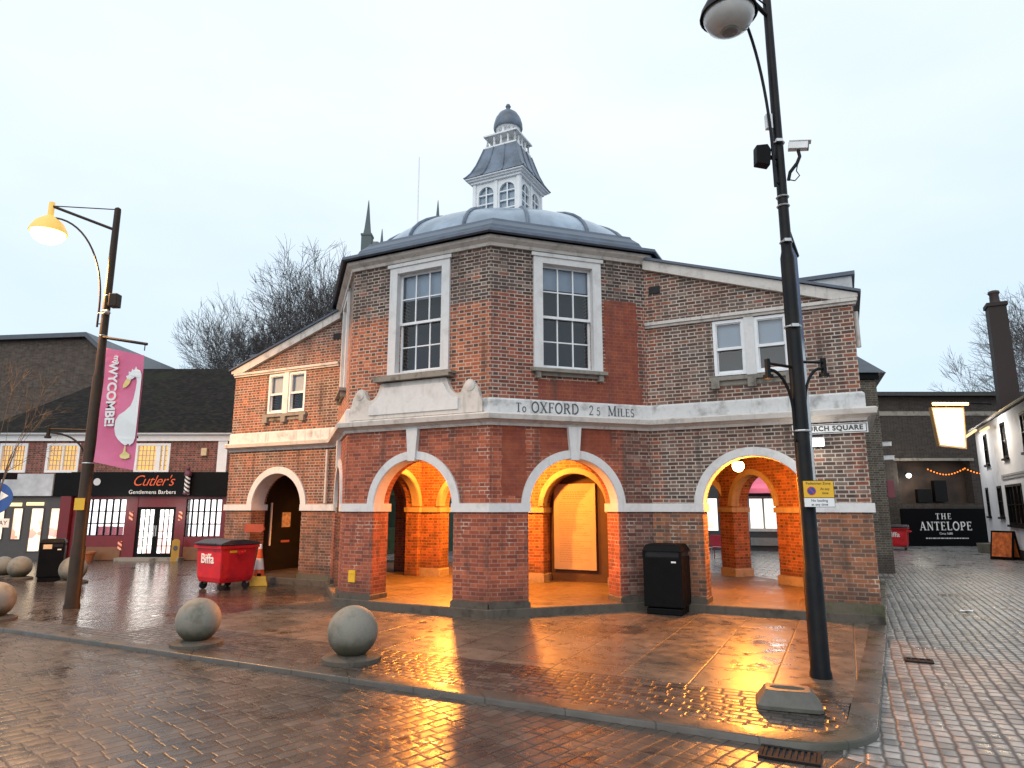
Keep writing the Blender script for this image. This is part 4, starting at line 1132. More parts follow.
# ------------------------------------------------------------------ traffic cone and small things
cn = thing('traffic_cone', 'orange traffic cone with white sleeves behind the red dumpster', 'cone', (-6.66, 18.0, 0), .4)
MB().box((0, 0, .03), (.46, .46, .06)).build('base', M['cone'], cn, bevel=.015)
MB().lathe([(.18, .06), (.125, .40)], 20).lathe([(.085, .66), (.05, .92), (.04, .97)], 20).build('cone_body', M['cone'], cn, smooth=True)
for pr_ in ([(.127, .39), (.085, .67)], [(.052, .90), (.041, 1.02), (.02, 1.03)]): MB().lathe(pr_, 20).build('reflective_sleeve', M['letter_white'], cn, smooth=True)
yb = thing('barrier_foot', 'yellow plastic barrier foot on the paving beside the traffic cone', 'barrier foot', (-6.55, 17.72, 0), .3)
MB().box((0, 0, .12), (.46, .26, .24), 0, .75).build('foot', M['yellow'], yb, bevel=.02)
MB().lathe([(.05, .238), (.05, .30), (.03, .31)], 12).build('socket', M['black_paint'], yb)

cb = thing('sign_weight', 'weathered concrete sign weight with an oval socket on the kerb corner', 'weight', HW(7.10, -7.66, .006), HR+R_(8))
m = MB()
def rring(hx, hy, z, nn=24, pw=.25):
    o = []
    for k in range(nn):
        t = 2*PI*(k+.5)/nn; c, s = math.cos(t), math.sin(t)
        o.append((hx*math.copysign(abs(c)**pw, c), hy*math.copysign(abs(s)**pw, s), z))
    return o
rings = [rring(.35, .25, 0), rring(.35, .25, .04), rring(.25, .17, .185), rring(.235, .155, .195), rring(.19, .085, .196, pw=.8), rring(.17, .07, .13, pw=.9)]
vs = [p for r in rings for p in r]; fs = []
for i in range(len(rings)-1):
    for k in range(24): fs.append((i*24+k, i*24+(k+1) % 24, (i+1)*24+(k+1) % 24, (i+1)*24+k))
fs.append(tuple(5*24+k for k in range(24)))
m.add(vs, fs).build('block', simple('wet_concrete', (.085, .078, .066), .5, var=.3, scale=7, bump=.5, dirt=(.04, .042, .025), dirtamt=.6), cb)
cb.scale = (.9, .9, .88)
MB().lathe([(.06, .132), (.05, .14)], 12).build('socket_fill', simple('wet_socket', (.03, .025, .02), .15), cb)

def grating(label, loc, rz, w, d, nb_):
    t = thing('drain_grate', label, 'drain', loc, rz, 'iron drain covers in the paving')
    m = MB().prism(rect(-w/2, w/2, -d/2, d/2), [rect(-w/2+.03, w/2-.03, -d/2+.03, d/2-.03)], 0, .018, 'xy')
    for k in range(1, nb_): m.box((-w/2+w*k/nb_, 0, .009), (.024, d-.05, .016))
    m.build('frame', simple('cast_iron', (.012, .010, .009), .75, 0, spec=.2), t)
    MB().box((0, 0, .002), (w-.05, d-.05, .003)).build('pit', M['dark'], t)
    return t
grating('iron drain grate in the gutter below the kerb corner', HW(7.20, -8.97, RZ+.006), HR, .48, .30, 10)
grating('flat iron cover in the granite setts right of the kerb', HW(8.50, -4.45, RZ+.008), HR, .34, .24, 4)
for lab, l, s in (('crumpled white paper on the granite setts right of the hall', (9.05, 13.8, RZ+.012), .17), ('scrap of white litter in the gutter below the kerb', (1.40, 6.92, RZ+.012), .05), ('small white scrap beside the drain grate', (2.92, 6.28, RZ+.012), .035)):
    rg = random.Random(int(s*1000)); m = MB(); vs = [(0, 0, .02)]
    for k in range(9):
        a = 2*PI*k/9; q = s*rg.uniform(.6, 1.1); vs.append((q*math.cos(a), q*.6*math.sin(a), rg.uniform(.0, .03)))
    m.add(vs, [(0, k+1, (k+1) % 9+1) for k in range(9)])
    o = m.build('litter_scrap', M['letter_white'], None, l); tag(o, lab, 'litter')

# ------------------------------------------------------------------ left shops
def lit_pane(name, seed, base=(1.0, .93, .82), s=1.5, warm=.3, dark=.5, scale=2.2):
    """the room behind: bright back wall with darker shapes of stock and furniture"""
    n = N(name); o = n.pos(); x, y, z = n.sep(o)
    u = n.comb(n.add(x, seed*3.1), n.add(z, seed*1.7), 0.0)
    vo = n.node('ShaderNodeTexVoronoi'); vo.feature = 'F1'; vo.distance = 'CHEBYCHEV'; n.set(vo.inputs['Vector'], u); vo.inputs['Scale'].default_value = scale
    c = vo.outputs['Color']; a, b, g = n.sep(c)
    lo = n.smooth(z, 2.0, .7)
    obj_ = n.mul(n.smooth(a, .55, .6), n.lin(lo, 0, 1, .25, .9))
    colr = n.mix(b, (.55, .12, .06), (.30, .34, .40))
    base_ = n.mix(n.noise(u, .9, 2), tuple(k*.72 for k in base), base)
    col = n.mix(n.mul(obj_, dark), base_, colr)
    e = n.node('ShaderNodeEmission'); n.set(e.inputs[0], col); e.inputs[1].default_value = s
    ou = n.node('ShaderNodeOutputMaterial'); n.t.links.new(e.outputs[0], ou.inputs[0])
    return n.m
M['room_white'] = lit_pane('bright_shop_room', 1.0, (1.0, .96, .90), 3.2, dark=.75)
M['room_shop2'] = lit_pane('warm_shop_room', 2.3, (1.0, .80, .55), 2.2, dark=.9, scale=3.1)
M['room_warm'] = lit_pane('warm_upper_room', 4.1, (1.0, .56, .17), 1.5, dark=.9, scale=3.4)
M['room_back'] = lit_pane('back_shop_room', 6.2, (1.0, .95, .85), 2.0, dark=.6, scale=2.2)
tn = N('roof_tiles'); to = tn.obj(); tx_, ty_, tz_ = tn.sep(to)
tm, tr1, tr2, _, td = tn.bond(tx_, tn.add(ty_, tz_), .17, .13, .02, 'running', .8)
tc = tn.ramp(tr1, [(0, (.008, .007, .006)), (.6, (.016, .013, .011)), (1, (.028, .021, .017))])
tc = tn.mix(tn.smooth(tn.noise(to, .6, 4), .5, .7), tc, (.02, .022, .012))
M['tiles'] = tn.surf(tc, .85, tn.bump(tm, .6, .02), spec=.12)

sb = thing('shop_building', 'low brick shop building with long dark roof and lit windows at left', 'building', (0, 26.0, 0))
SZ1 = 4.55
wins = [(-20.05, -19.05), (-18.2, -17.0), (-14.72, -13.45)]
wall_holes = [rect(a, b, 3.36, 4.42) for a, b in wins]
MB().prism(rect(-27, -7.5, 2.4, SZ1), wall_holes, 0, .25).build('wall', M['brick_red_shop'], sb)
MB().span((-27, -.12, SZ1), (-7.5, .2, SZ1+.24)).span((-27, -.3, SZ1+.242), (-7.5, .1, SZ1+.34)).build('fascia', M['white_paint'], sb)
MB().span((-11.52, -.08, 3.3), (-11.15, -.001, SZ1-.004)).build('pilaster', M['white_paint'], sb)
rz_ = 8.55
m = MB()
E0 = -.35; RDG = 5.2
m.add([(-21.0, E0, 4.86), (-7.0, E0, 4.86), (-7.0, RDG, rz_), (-18.2, RDG, rz_), (-7.0, 10.5, 4.86), (-21.0, 10.5, 4.86), (-21.0, RDG, 4.86)], [(0, 1, 2, 3), (3, 2, 4, 5), (0, 3, 5)])
m.add([(-30, E0, 4.87), (-20, E0, 4.87), (-20, 4, 5.2), (-30, 4, 5.2)], [(0, 1, 2, 3)])
m.build('roof', M['tiles'], sb)
for i, (a, b) in enumerate(wins):
    w = MB().prism(rect(a-.05, b+.05, 3.32, 4.46), [rect(a+.05, b-.05, 3.41, 4.37)], -.04, .1)
    mid = (a+b)/2
    if i == 2:
        w.span((mid+.12, -.03, 3.4), (mid+.30, .09, 4.38)); w.span((b-.24, -.03, 3.4), (b-.17, .09, 4.38))
    else:
        w.span((mid-.03, -.03, 3.4), (mid+.03, .09, 4.38))
    wf = w.build('window', M['white_paint'], sb)
    g = MB()
    for k in range(1, 8):
        xx = a+.05+(b-a-.1)*k/8; g.span((xx-.012, .05, 3.42), (xx+.012, .07, 4.36))
    for k in range(1, 5): g.span((a+.06, .051, 3.41+.96*k/5-.012), (b-.06, .069, 3.41+.96*k/5+.012))
    g.build('glazing_bars', simple('bar_grey', (.35, .3, .25), .5), wf)
    MB().quad((a, .16, 3.36), (b, .16, 3.36), (b, .16, 4.42), (a, .16, 4.42)).build('pane', M['room_warm'], wf)
# burglar alarm
MB().box((-12.05, -.06, 4.12), (.22, .12, .3)).build('alarm_box', simple('alarm_cream', (.55, .42, .25), .5), sb, bevel=.02)
# barber shopfront: opening frame and boards
bx0, bx1 = -17.0, -9.2
fr = MB()
fr.span((-16.92, -.05, .0), (-16.5, .12, 2.4)); fr.span((-14.90, -.05, .0), (-14.45, .12, 2.4)); fr.span((-12.96, -.05, 0), (-12.58, .12, 2.4)); fr.span((-11.2, -.05, 0), (-10.8, .12, 2.4)); fr.span((-10.8, 0, 0), (-7.5, .12, 2.4))
fr.span((-16.5, -.03, .0), (-14.9, .1, .92)); fr.span((-12.58, -.03, 0), (-11.2, .1, .88)); fr.span((-14.45, -.03, 2.0), (-12.96, .1, 2.4)); fr.span((-16.5, -.04, 2.3), (-14.9, .1, 2.4)); fr.span((-12.58, -.04, 2.3), (-11.2, .1, 2.4))
shop = fr.build('shopfront', M['red_paint'], sb)
M['wood'] = simple('wood_panel', (.16, .07, .03), .5)
for a, b in ((-16.45, -14.95), (-12.55, -11.2)): MB().span((a, -.06, .02), (b, -.033, .50)).build('stall_riser', M['wood'], shop)
MB().span((-14.9, -.5, -.0), (-12.5, .0, .12)).build('doorstep', M['stone_dark'], shop)
for (a, b, z0) in ((-16.5, -14.9, .92), (-12.58, -11.2, .88)):
    w = MB(); nbar = 6
    for k in range(nbar+1):
        xx = a+(b-a)*k/nbar; w.span((xx-.028, .0, z0), (xx+.028, .05, 2.3))
    for k in range(0, 4): zz = z0+(2.3-z0)*k/3; w.span((a, .003, zz-.02), (b, .047, zz+.02))
    wf = w.build('window', M['black_paint'], sb)
    MB().quad((a, .30, z0-.3), (b, .30, z0-.3), (b, .30, 2.35), (a, .30, 2.35)).build('room', M['room_white'], wf)
    MB().box(((a+b)/2+.15, .2, z0+.16), (.95, .08, .36)).build('settee', simple('settee_pink', (.6, .14, .2), .6), wf) if a < -16 else None
    MB().quad((a, .02, z0), (b, .02, z0), (b, .02, 2.3), (a, .02, 2.3)).build('pane', M['glass'], wf)
dm_ = MB().prism(rect(-14.45, -12.96, .10, 2.0), [rect(-14.34, -13.80, .26, 1.90), rect(-13.60, -13.07, .26, 1.90)], -.01, .05)
for x0 in (-14.34, -13.60):
    for k in range(1, 3): dm_.span((x0+.54*k/3-.012, .0, .26), (x0+.54*k/3+.012, .04, 1.9))
    for k in range(1, 6): dm_.span((x0, .001, .26+1.64*k/6-.01), (x0+.54, .039, .26+1.64*k/6+.01))
dd = dm_.build('door', M['black_paint'], sb)
MB().quad((-14.45, .25, .1), (-12.96, .25, .1), (-12.96, .25, 2.0), (-14.45, .25, 2.0)).build('room', M['room_white'], dd)
MB().box((-13.66, -.03, 1.1), (.03, .05, .4)).box((-13.74, -.03, 1.1), (.03, .05, .4)).build('handle', M['galv'], dd)
# fascia board with script lettering
fb = MB().span((-17.0, -.30, 2.42), (-8.8, -.02, 3.33)).build('sign_board', M['black_paint'], sb)
text_obj('lettering', "Cutler's", .58, M['letter_orange'], fb, (-13.82, -.31, 2.98), shear=.4, offset=-.004, spacing=.92, sx=.95)
text_obj('lettering', 'Gentlemens Barbers', .21, M['letter_white'], fb, (-13.80, -.31, 2.56), offset=-.001, spacing=1.04)
MB().lathe([(.14, -.335), (.12, -.31)], 16, (-15.95, 0, 2.95), 'y').build('emblem', simple('emblem_grey', (.42, .44, .46), .5), fb)
lamp('shop_spill', (-15.6, -1.2, 2.0), 25, (1, .96, .88), .5, sb)
lamp('shop_spill', (-13.2, -1.2, 1.8), 25, (1, .96, .88), .5, sb)
# neighbouring shop, farther left
f2 = MB().span((-27, -.18, 2.42), (-17.75, -.02, 3.26)).build('sign_board', simple('pale_sign', (.42, .45, .48), .6, var=.25, scale=2), sb)
MB().span((-17.72, -.14, 2.42), (-17.02, -.02, 3.3)).build('fascia_end', M['black_paint'], sb)
fr2 = MB()
xs = [-22.2, -21.0, -20.25, -19.95, -19.05, -18.72, -17.92, -17.62]
edges = [(-21.9, -20.3), (-19.95, -19.55), (-19.3, -18.85), (-18.6, -18.05), (-17.85, -17.15)]
last = -27.0
for a, b in edges:
    fr2.span((last, 0, 0), (a, .12, 2.42)); last = b
fr2.span((last, 0, 0), (-16.94, .12, 2.42))
for a, b in edges:
    z0 = .75 if (a, b) != edges[3] else .3
    fr2.span((a, .002, 0), (b, .118, z0)); fr2.span((a, .002, 1.98), (b, .118, 2.42))
sf2 = fr2.build('shopfront', simple('grey_shopfront', (.06, .055, .055), .5), sb)
for a, b in edges:
    z0 = .75 if (a, b) != edges[3] else .3
    w = MB().prism(rect(a, b, z0, 1.98), [rect(a+.04, b-.04, z0+.04, 1.94)], -.02, .03).build('window', simple('shop_frame', (.05, .045, .04), .5), sb)
    MB().quad((a, .10, z0), (b, .10, z0), (b, .10, 1.98), (a, .10, 1.98)).build('room', M['room_shop2'], w)
MB().span((-19.7, -.06, 2.03), (-18.95, -.01, 2.16)).span((-18.75, -.06, 2.06), (-18.1, -.01, 2.18)).build('strip_light', emis('strip_glow', (1, .75, .35), 2.0), sb)
MB().span((-17.35, -.2, .0), (-16.95, -.02, 2.41)).build('party_pilaster', M['red_paint'], sb)

# barber's pole (striped) on the fascia and small striped marks
sn = N('barber_stripes'); so_ = sn.obj(); sx_, sy_, sz_ = sn.sep(so_)
st_ = sn.math('FRACT', sn.add(sn.mul(sz_, 6.5), sn.mul(sx_, 5.0)))
M['stripes'] = sn.surf(sn.mix(sn.math('GREATER_THAN', st_, .5), (.02, .02, .025), (.7, .7, .68)), .4)
sn2 = N('barber_stripes_warm'); so_ = sn2.obj(); sx_, sy_, sz_ = sn2.sep(so_)
M['stripes2'] = sn2.surf(sn2.mix(sn2.math('GREATER_THAN', sn2.math('FRACT', sn2.add(sn2.mul(sz_, 6.0), sn2.mul(sx_, 4.0))), .5), (.30, .012, .02), (.75, .42, .25)), .5)
bp = thing('barber_pole', 'striped barber pole with dark caps on the black shop fascia', 'barber pole', (-12.42, 25.55, 2.55))
MB().lathe([(.10, .0), (.10, .62)], 14).build('pole_glass', M['stripes'], bp, smooth=True)
MB().lathe([(.05, -.10), (.13, -.06), (.13, 0), (.10, .0)], 14).lathe([(.14, .62), (.14, .70), (.10, .80), (.03, .84)], 14).sphere((0, 0, .90), .07, 10, 8).build('cap', simple('pole_cap', (.10, .02, .04), .4), bp)
MB().box((0, .10, .3), (.06, .25, .06)).build('bracket', M['black_paint'], bp)
for x, z in ((-14.66, 1.66), (-12.76, 1.66), (-14.98, .55)):
    MB().box((x, -.06, z), (.15, .02, .34)).build('stripe_plate', M['stripes2'], shop)
ab = thing('advertising_board', 'small ochre advertising board leaning by the barber shop door', 'advertising board', (-12.62, 25.5, 0), R_(20))
ab.scale = (.62, .62, .74)
MB().prism([(-.22, .0), (.22, .0), (.22, 1.0), (.10, 1.1), (-.10, 1.1), (-.22, 1.0)], (), -.03, .03).build('panel', simple('board_ochre', (.36, .21, .03), .5), ab)
MB().lathe([(.13, -.036), (.12, -.031)], 16, (0, 0, .65), 'y').build('emblem', M['letter_dark'], ab)
MB().box((0, .16, .45), (.36, .02, .9)).build('rear_leg', M['black_paint'], ab)
fpz = thing('flower_pot', 'round terracotta flower pot at the foot of the barber shop window', 'flower pot', (-15.85, 25.45, 0))
MB().lathe([(.17, 0), (.24, .28), (.27, .29), (.27, .35), (.22, .35), (.20, .28)], 18).build('pot', simple('terracotta', (.30, .09, .03), .7), fpz, smooth=True)
MB().lathe([(.21, .27), (.01, .29)], 14).build('soil', M['dark'], fpz)

# gable building behind
gb = thing('gabled_building', 'large dark brown gabled brick building behind the shops at far left', 'building', (0, 36.5, 0))
MB().prism([(-36, 0), (-20.2, 0), (-20.2, 8.0), (-24.1, 11.45), (-36, 11.0)], (), 0, 12).build('wall', brick('brick_gable', red=(.085, .058, .045), mort_amt=.15, hdr_dark=.3), gb)
MB().prism([(-24.1, 11.46), (-19.8, 7.65), (-19.7, 7.85), (-24.05, 11.72), (-36, 11.25), (-36, 11.0)], (), -.35, 12.5).build('roof', M['slate'], gb)

# ------------------------------------------------------------------ trees
def leafless(seed, h, spread, twig_r=.012, depth=7, kids=(3, 4), lean=0.0, trunk_h=.28):
    rg = random.Random(seed); tr = MB(); cr = MB()
    def rv(): return Vector((rg.uniform(-1, 1), rg.uniform(-1, 1), rg.uniform(-1, 1)))
    def grow(p, d, L, r, lev):
        n_ = 4 if lev < 3 else (3 if lev < depth-1 else 2)
        pts = [p]; q = p.copy(); dd = d.copy()
        for i in range(n_):
            dd = (dd+rv()*(.07+.03*lev)+Vector((0, 0, .06 if lev > 0 else .02))).normalized()
            q = q+dd*(L/n_); pts.append(q.copy())
        rads = [r*(1-.45*i/n_) for i in range(n_+1)]
        (tr if lev < 2 else cr).tube(pts, rads, 8 if lev == 0 else (6 if lev == 1 else (4 if lev < 4 else 3)), cap=False)
        if lev >= depth: return
        e = pts[-1]
        if ((e.x**2+e.y**2)/(.40*h)**2+((e.z-.58*h)/(.42*h))**2) > 1.0 and lev > 1:
            if lev > 4: return
            for k in range(5):
                nd = (dd*.8+rv()*.7).normalized(); qq = e+nd*L*.35
                cr.tube([e, qq], [twig_r*1.2, twig_r*.7], 3, cap=False)
                for kk in range(3):
                    cr.tube([qq, qq+(nd+rv()*.6).normalized()*L*.28], [twig_r*.8, twig_r*.5], 3, cap=False)
            return
        nk_ = rg.randint(*kids)+(1 if lev in (0, 1) else 0)-(1 if lev in (3, 5) else 0)
        for k in range(nk_):
            f = rg.uniform(.35, 1.0) if lev else rg.uniform(.55, 1.0)
            if k == 0: f = 1.0
            i = min(n_-1, int(f*n_)); b = pts[i].lerp(pts[i+1], f*n_-i)
            side = rv(); side = (side-dd*side.dot(dd)).normalized()
            ang = rg.uniform(.35, .85)*spread if k else rg.uniform(.0, .3)
            nd = (dd*math.cos(ang)+side*math.sin(ang)).normalized()
            grow(b, nd, L*rg.uniform(.62, .82), max(twig_r, rads[min(i+1, n_)]*rg.uniform(.5, .72)), lev+1)
    grow(Vector((0, 0, 0)), Vector((lean, 0, 1)).normalized(), h*trunk_h, h*.018, 0)
    return tr, cr
protos = []
def winter_tree(pi, label, loc, h, rz, group=None, ivy=False):
    tr, cr, h0 = protos[pi]
    t = thing('bare_tree', label, 'tree', loc, rz, group)
    for nm, me in (('trunk', tr), ('crown', cr)):
        o = bpy.data.objects.new(nm, me); C.objects.link(o); o.parent = t
    if ivy:
        rg = random.Random(int(loc[0]*10)); m = MB()
        for c in range(3):
            cz = rg.uniform(.25, .6)*h0; a = rg.uniform(0, 6.28); rr = rg.uniform(.0, .09)*h0
            for k in range(300):
                u = Vector((rg.gauss(0, 1), rg.gauss(0, 1), rg.gauss(0, 1.9)))*.027*h0
                p = Vector((rr*math.cos(a), rr*math.sin(a), cz))+u
                d1 = Vector((rg.uniform(-1, 1), rg.uniform(-1, 1), rg.uniform(-1, 1))).normalized()*.13; d2 = d1.orthogonal().normalized()*.10
                m.add([p-d1, p+d2, p+d1, p-d2], [(0, 1, 2, 3)])
        m.build('ivy', M['ivy'], t, fix=False)
    t.scale = (h/h0,)*3
    return t
for sd_, sp_, hh in ((3, 1.0, 14), (11, .85, 14), (27, .75, 14)):
    a, b = leafless(sd_, hh, sp_, twig_r=.0085)
    ao = a.build('trunk', M['bark'], smooth=True, fix=False); bo = b.build('crown', M['twig'], smooth=True, fix=False)
    zmax = max(v.co.z for v in bo.data.vertices)
    protos.append((ao.data, bo.data, zmax)); bpy.data.objects.remove(ao); bpy.data.objects.remove(bo)
G1 = 'bare winter trees behind the market hall'
tl = [(1, -23.0, 55, 16.5, 1.3, False, 'bare winter tree with rounded crown, leftmost of the row behind the hall'),
      (2, -22.0, 56, 20.4, 3.2, False, 'wide bare tree, second from the left behind the hall'),
      (0, -19.0, 53, 20.2, 2.2, False, 'tall bare winter tree in the middle of the row behind the hall'),
      (2, -15.6, 53, 22.0, 5.1, True, 'dark ivy-clad bare tree, second from the octagon eave'),
      (0, -13.2, 55, 24.3, 4.0, True, 'tallest bare tree, with ivy, beside the octagon eave'),
      (1, -10.8, 57, 25.0, .9, False, 'bare tree mostly hidden behind the octagon'),
      (2, -32.5, 72, 15.0, 2.9, False, 'faint small bare tree seen right of the pink banner')]
for pi, x, y, h, rz, iv, lb in tl: winter_tree(pi, lb, (x, y, 0), h, rz, G1, iv)
winter_tree(1, 'bare spreading tree behind the white pub chimney', (43.5, 51, 0), 19.5, .6)
winter_tree(0, 'pale bare tree rising at the right edge behind the pub roof', (49.5, 54, 0), 22.5, 2.6)

# sapling by the shops
sap = thing('sapling', 'thin bare street sapling before the lit shops at far left', 'tree', (-12.55, 16.3, 0))
tr, cr = leafless(8, 3.9, .9, twig_r=.005, depth=4, kids=(2, 3), trunk_h=.55)
tr.build('trunk', M['bark'], sap, smooth=True, fix=False); cr.build('crown', M['bark'], sap, smooth=True, fix=False)

# one-way sign
ow = thing('one_way_sign', 'round blue arrow sign with a white one way plate at the far left', 'sign', (-13.22, 17.2, 0), R_(12))
MB().tube([(0, 0, -.1), (0, 0, 2.85)], .04, 10).build('post', M['pole_paint'], ow)
disc = MB().lathe([(.40, -.075), (.40, -.055)], 32, (0, 0, 2.22), 'y').build('disc', M['sign_blue'], ow)
MB().prism([(-.22, 2.02), (-.10, 2.02), (-.10, 2.22), (.06, 2.22), (.06, 2.12), (.30, 2.28), (.06, 2.44), (.06, 2.34), (-.22, 2.34)], (), -.082, -.077).build('arrow', M['letter_white'], disc)
pl = MB().box((0.0, -.065, 1.60), (.78, .02, .22)).build('plate', M['letter_white'], ow)
text_obj('lettering', 'ONE WAY', .15, M['letter_black'], pl, (0, -.078, 1.60), ext=.001)
MB().box((.22, -.03, 2.78), (.34, .14, .16)).build('sign_light', M['black_paint'], ow)

# ------------------------------------------------------------------ church tower behind
ch = thing('church_tower', 'stone church tower with slim pinnacles rising behind the dome', 'tower', (-10.5, 63, 0))
MB().box((0, 0, 13.0), (7.2, 7.2, 26.0)).build('tower_wall', M['stone_dark'], ch)
for sx in (-1, 1):
    for sy in (-1, 1):
        MB().box((sx*3.35, sy*3.35, 26.3), (.95, .95, 2.4)).lathe([(.50, 27.5), (.36, 28.2), (.22, 29.4), (.06, 31.0), (.02, 31.2)], 4, (sx*3.35, sy*3.35, 0), a0=PI/4).box((sx*3.35, sy*3.35, 27.5), (1.05, 1.05, .18)).build('pinnacle', simple('green_stone', (.10, .125, .125), .8), ch)
m = MB()
for k in range(6): m.box((-2.5+k, -3.5, 26.4), (.55, .25, .9)); m.box((-3.5, -2.5+k, 26.4), (.25, .55, .9)); m.box((3.5, -2.5+k, 26.4), (.25, .55, .9))
m.build('battlement', M['stone_dark'], ch)
MB().tube([(.9, 0, 26), (.9, 0, 37.6)], .06, 6).build('flagpole', M['galv'], ch)

# ------------------------------------------------------------------ buildings on the right
cbz = thing('corner_building', 'tall dull brick building with slate roof just behind the right wing', 'building', (0, 0, 0))
MB().prism([(10.0, 21.5), (12.05, 21.5), (15.8, 30), (13.9, 30)], (), -.1, 6.35, 'xy').build('wall', brick('brick_dull', red=(.075, .06, .045), mort_amt=.25, hdr_dark=.3), cbz)
MB().add([(9.8, 21.3, 6.352), (12.3, 21.3, 6.352), (16.1, 30.2, 6.352), (13.6, 30.2, 6.352), (11.2, 22.6, 7.75), (14.6, 30.2, 7.75)], [(0, 1, 4), (1, 2, 5, 4), (3, 0, 4, 5), (2, 3, 5), (0, 3, 2, 1)]).build('roof', M['slate'], cbz)
MB().prism([(12.12, 21.6), (12.32, 21.55), (13.5, 24.2), (13.3, 24.25)], (), 2.3, 2.85, 'xy').build('shop_sign', simple('maroon_board', (.14, .02, .03), .5), cbz)
MB().span((9.95, 21.40, 6.15), (12.1, 21.499, 6.34)).build('gutter', M['black_paint'], cbz)
for i, (x, y, z) in enumerate(((12.45, 22.0, 4.05), (12.5, 22.0, 3.6))):
    t = thing('security_camera', ('upper' if i == 0 else 'lower')+' small white security camera on the dull building behind the right wing', 'camera', (x, y, z), R_(-40))
    MB().box((0, 0, 0), (.30, .12, .12)).box((.0, 0, .07), (.34, .14, .015)).build('camera_body', M['white_plastic'], t, bevel=.01)
    MB().tube([(-.1, 0, -.03), (-.25, 0, -.10)], .02, 6).build('camera_arm', M['white_plastic'], t)

rb = thing('rear_building', 'long dark brick building with low roof closing the street on the right', 'building', (0, 38, 0))
MB().prism(rect(12.5, 40, -.1, 8.3), [rect(22.0, 26.2, 2.2, 4.6)], 0, .6).build('wall', M['brick_brown'], rb)
r_ = MB().prism([(-.5, 8.302), (4.5, 9.4), (10, 8.302)], (), 12.2, 40).build('roof', M['tiles'], rb)
r_.data.transform(Matrix(((0, 1, 0, 0), (1, 0, 0, 0), (0, 0, 1, 0), (0, 0, 0, 1)))); r_.data.flip_normals()
MB().span((12.5, -.05, 7.2), (40, -.002, 7.45)).span((21.8, -.06, 4.6), (26.4, -.002, 4.75)).build('string_course', M['stone_dark'], rb)
MB().span((21.9, .62, 2.1), (26.3, .68, 4.7)).build('recess', simple('dim_recess', (.05, .03, .02), .7, var=.6, scale=1.2), rb)
MB().span((24.2, .3, 2.3), (24.9, .58, 3.5)).span((23.2, .3, 2.25), (24.0, .55, 3.0)).build('recess_post', M['timber_dark'], rb)
ho = thing('hoarding', 'black hoarding board reading THE ANTELOPE across the street end', 'hoarding', (0, 36.2, RZ))
MB().span((20.9, 0, 0), (25.9, .08, 1.98)).build('panel', simple('hoarding_black', (.003, .003, .004), .55, bump=.05, spec=.08), ho)
r1 = roman([('THE', .30, 0)], .26); r1.build('lettering', M['letter_white'], ho, (23.2, -.012, 1.42), fix=False)
r2 = roman([('ANTELOPE', .44, 0)], .12); o2 = r2.build('lettering', M['letter_white'], ho, (23.25, -.012, .84), fix=False); o2.scale = (2.85/r2.width, 1, 1)
text_obj('lettering', 'Circa 1680', .16, M['letter_white'], ho, (23.2, -.012, .66))
t = MB(); rng = random.Random(9); x = 22.1
while x < 24.35:
    q = rng.uniform(.05, .16); t.box((x+q/2, -.008, .42), (q, .004, .05)); x += q+.04
t.build('small_print', M['letter_white'], ho)
# string lights
sl_ = thing('string_lights', 'string of small orange lights hanging above the black hoarding', 'string lights', (0, 36.0, 0))
pts = []
for k in range(2):
    for i in range(13):
        u_ = i/12; x = 22.5+k*2.0+u_*1.9; pts.append((x, 0, 4.05-.28*math.sin(PI*u_)+.05*k))
MB().tube(pts, .012, 4).build('cable', M['black_paint'], sl_)
m = MB()
for p in pts: m.sphere((p[0], p[1], p[2]-.05), .04, 8, 6)
m.build('bulbs', M['fairy'], sl_)
wl = thing('wall_lamp', 'small bright white wall lamp on the dark rear building', 'lamp', (22.5, 37.8, 3.75))
MB().box((0, .1, .12), (.2, .25, .08)).build('bracket', M['black_paint'], wl)
MB().sphere((0, 0, 0), .13, 12, 8).build('globe', M['lit_white'], wl)
lamp('wall_lamp_light', (0, -.4, -.1), 60, (1, .9, .75), .1, wl)

# white pub
PA = (22.9, 32.6); PR = math.atan2(-.895, -.446)
pub = thing('pub', 'white painted two storey pub with dark windows at the right edge', 'building', (*PA, 0), PR)
pw = [(2.05, 2.75, 3.95, 5.25), (6.0, 6.75, 4.0, 5.35), (1.0, 1.5, 1.62, 2.85), (3.7, 4.5, 1.62, 2.85), (5.45, 8.2, 1.33, 2.85), (9.5, 10.3, 4.0, 5.35), (10.2, 11.8, 1.3, 2.8)]
nw = N('white_render'); wo_ = nw.pos()
wc = nw.mix(nw.smooth(nw.noise(wo_, 1.2, 5), .5, .75), (.78, .80, .85), (.60, .62, .66))
M['render'] = nw.surf(wc, .8, nw.bump(nw.noise(wo_, 20, 4), .4, .01))
MB().prism(rect(0, 16, -.1, 5.72), [rect(a, b, z0, z1) for a, b, z0, z1 in pw], 0, .3).build('wall', M['render'], pub)
MB().span((-.0, .302, -.1), (.3, 7, 5.72)).build('end_wall', M['render'], pub)
MB().span((0, -.012, -.1), (16, -.001, .35)).build('painted_plinth', simple('plinth_black', (.02, .02, .02), .6), pub)
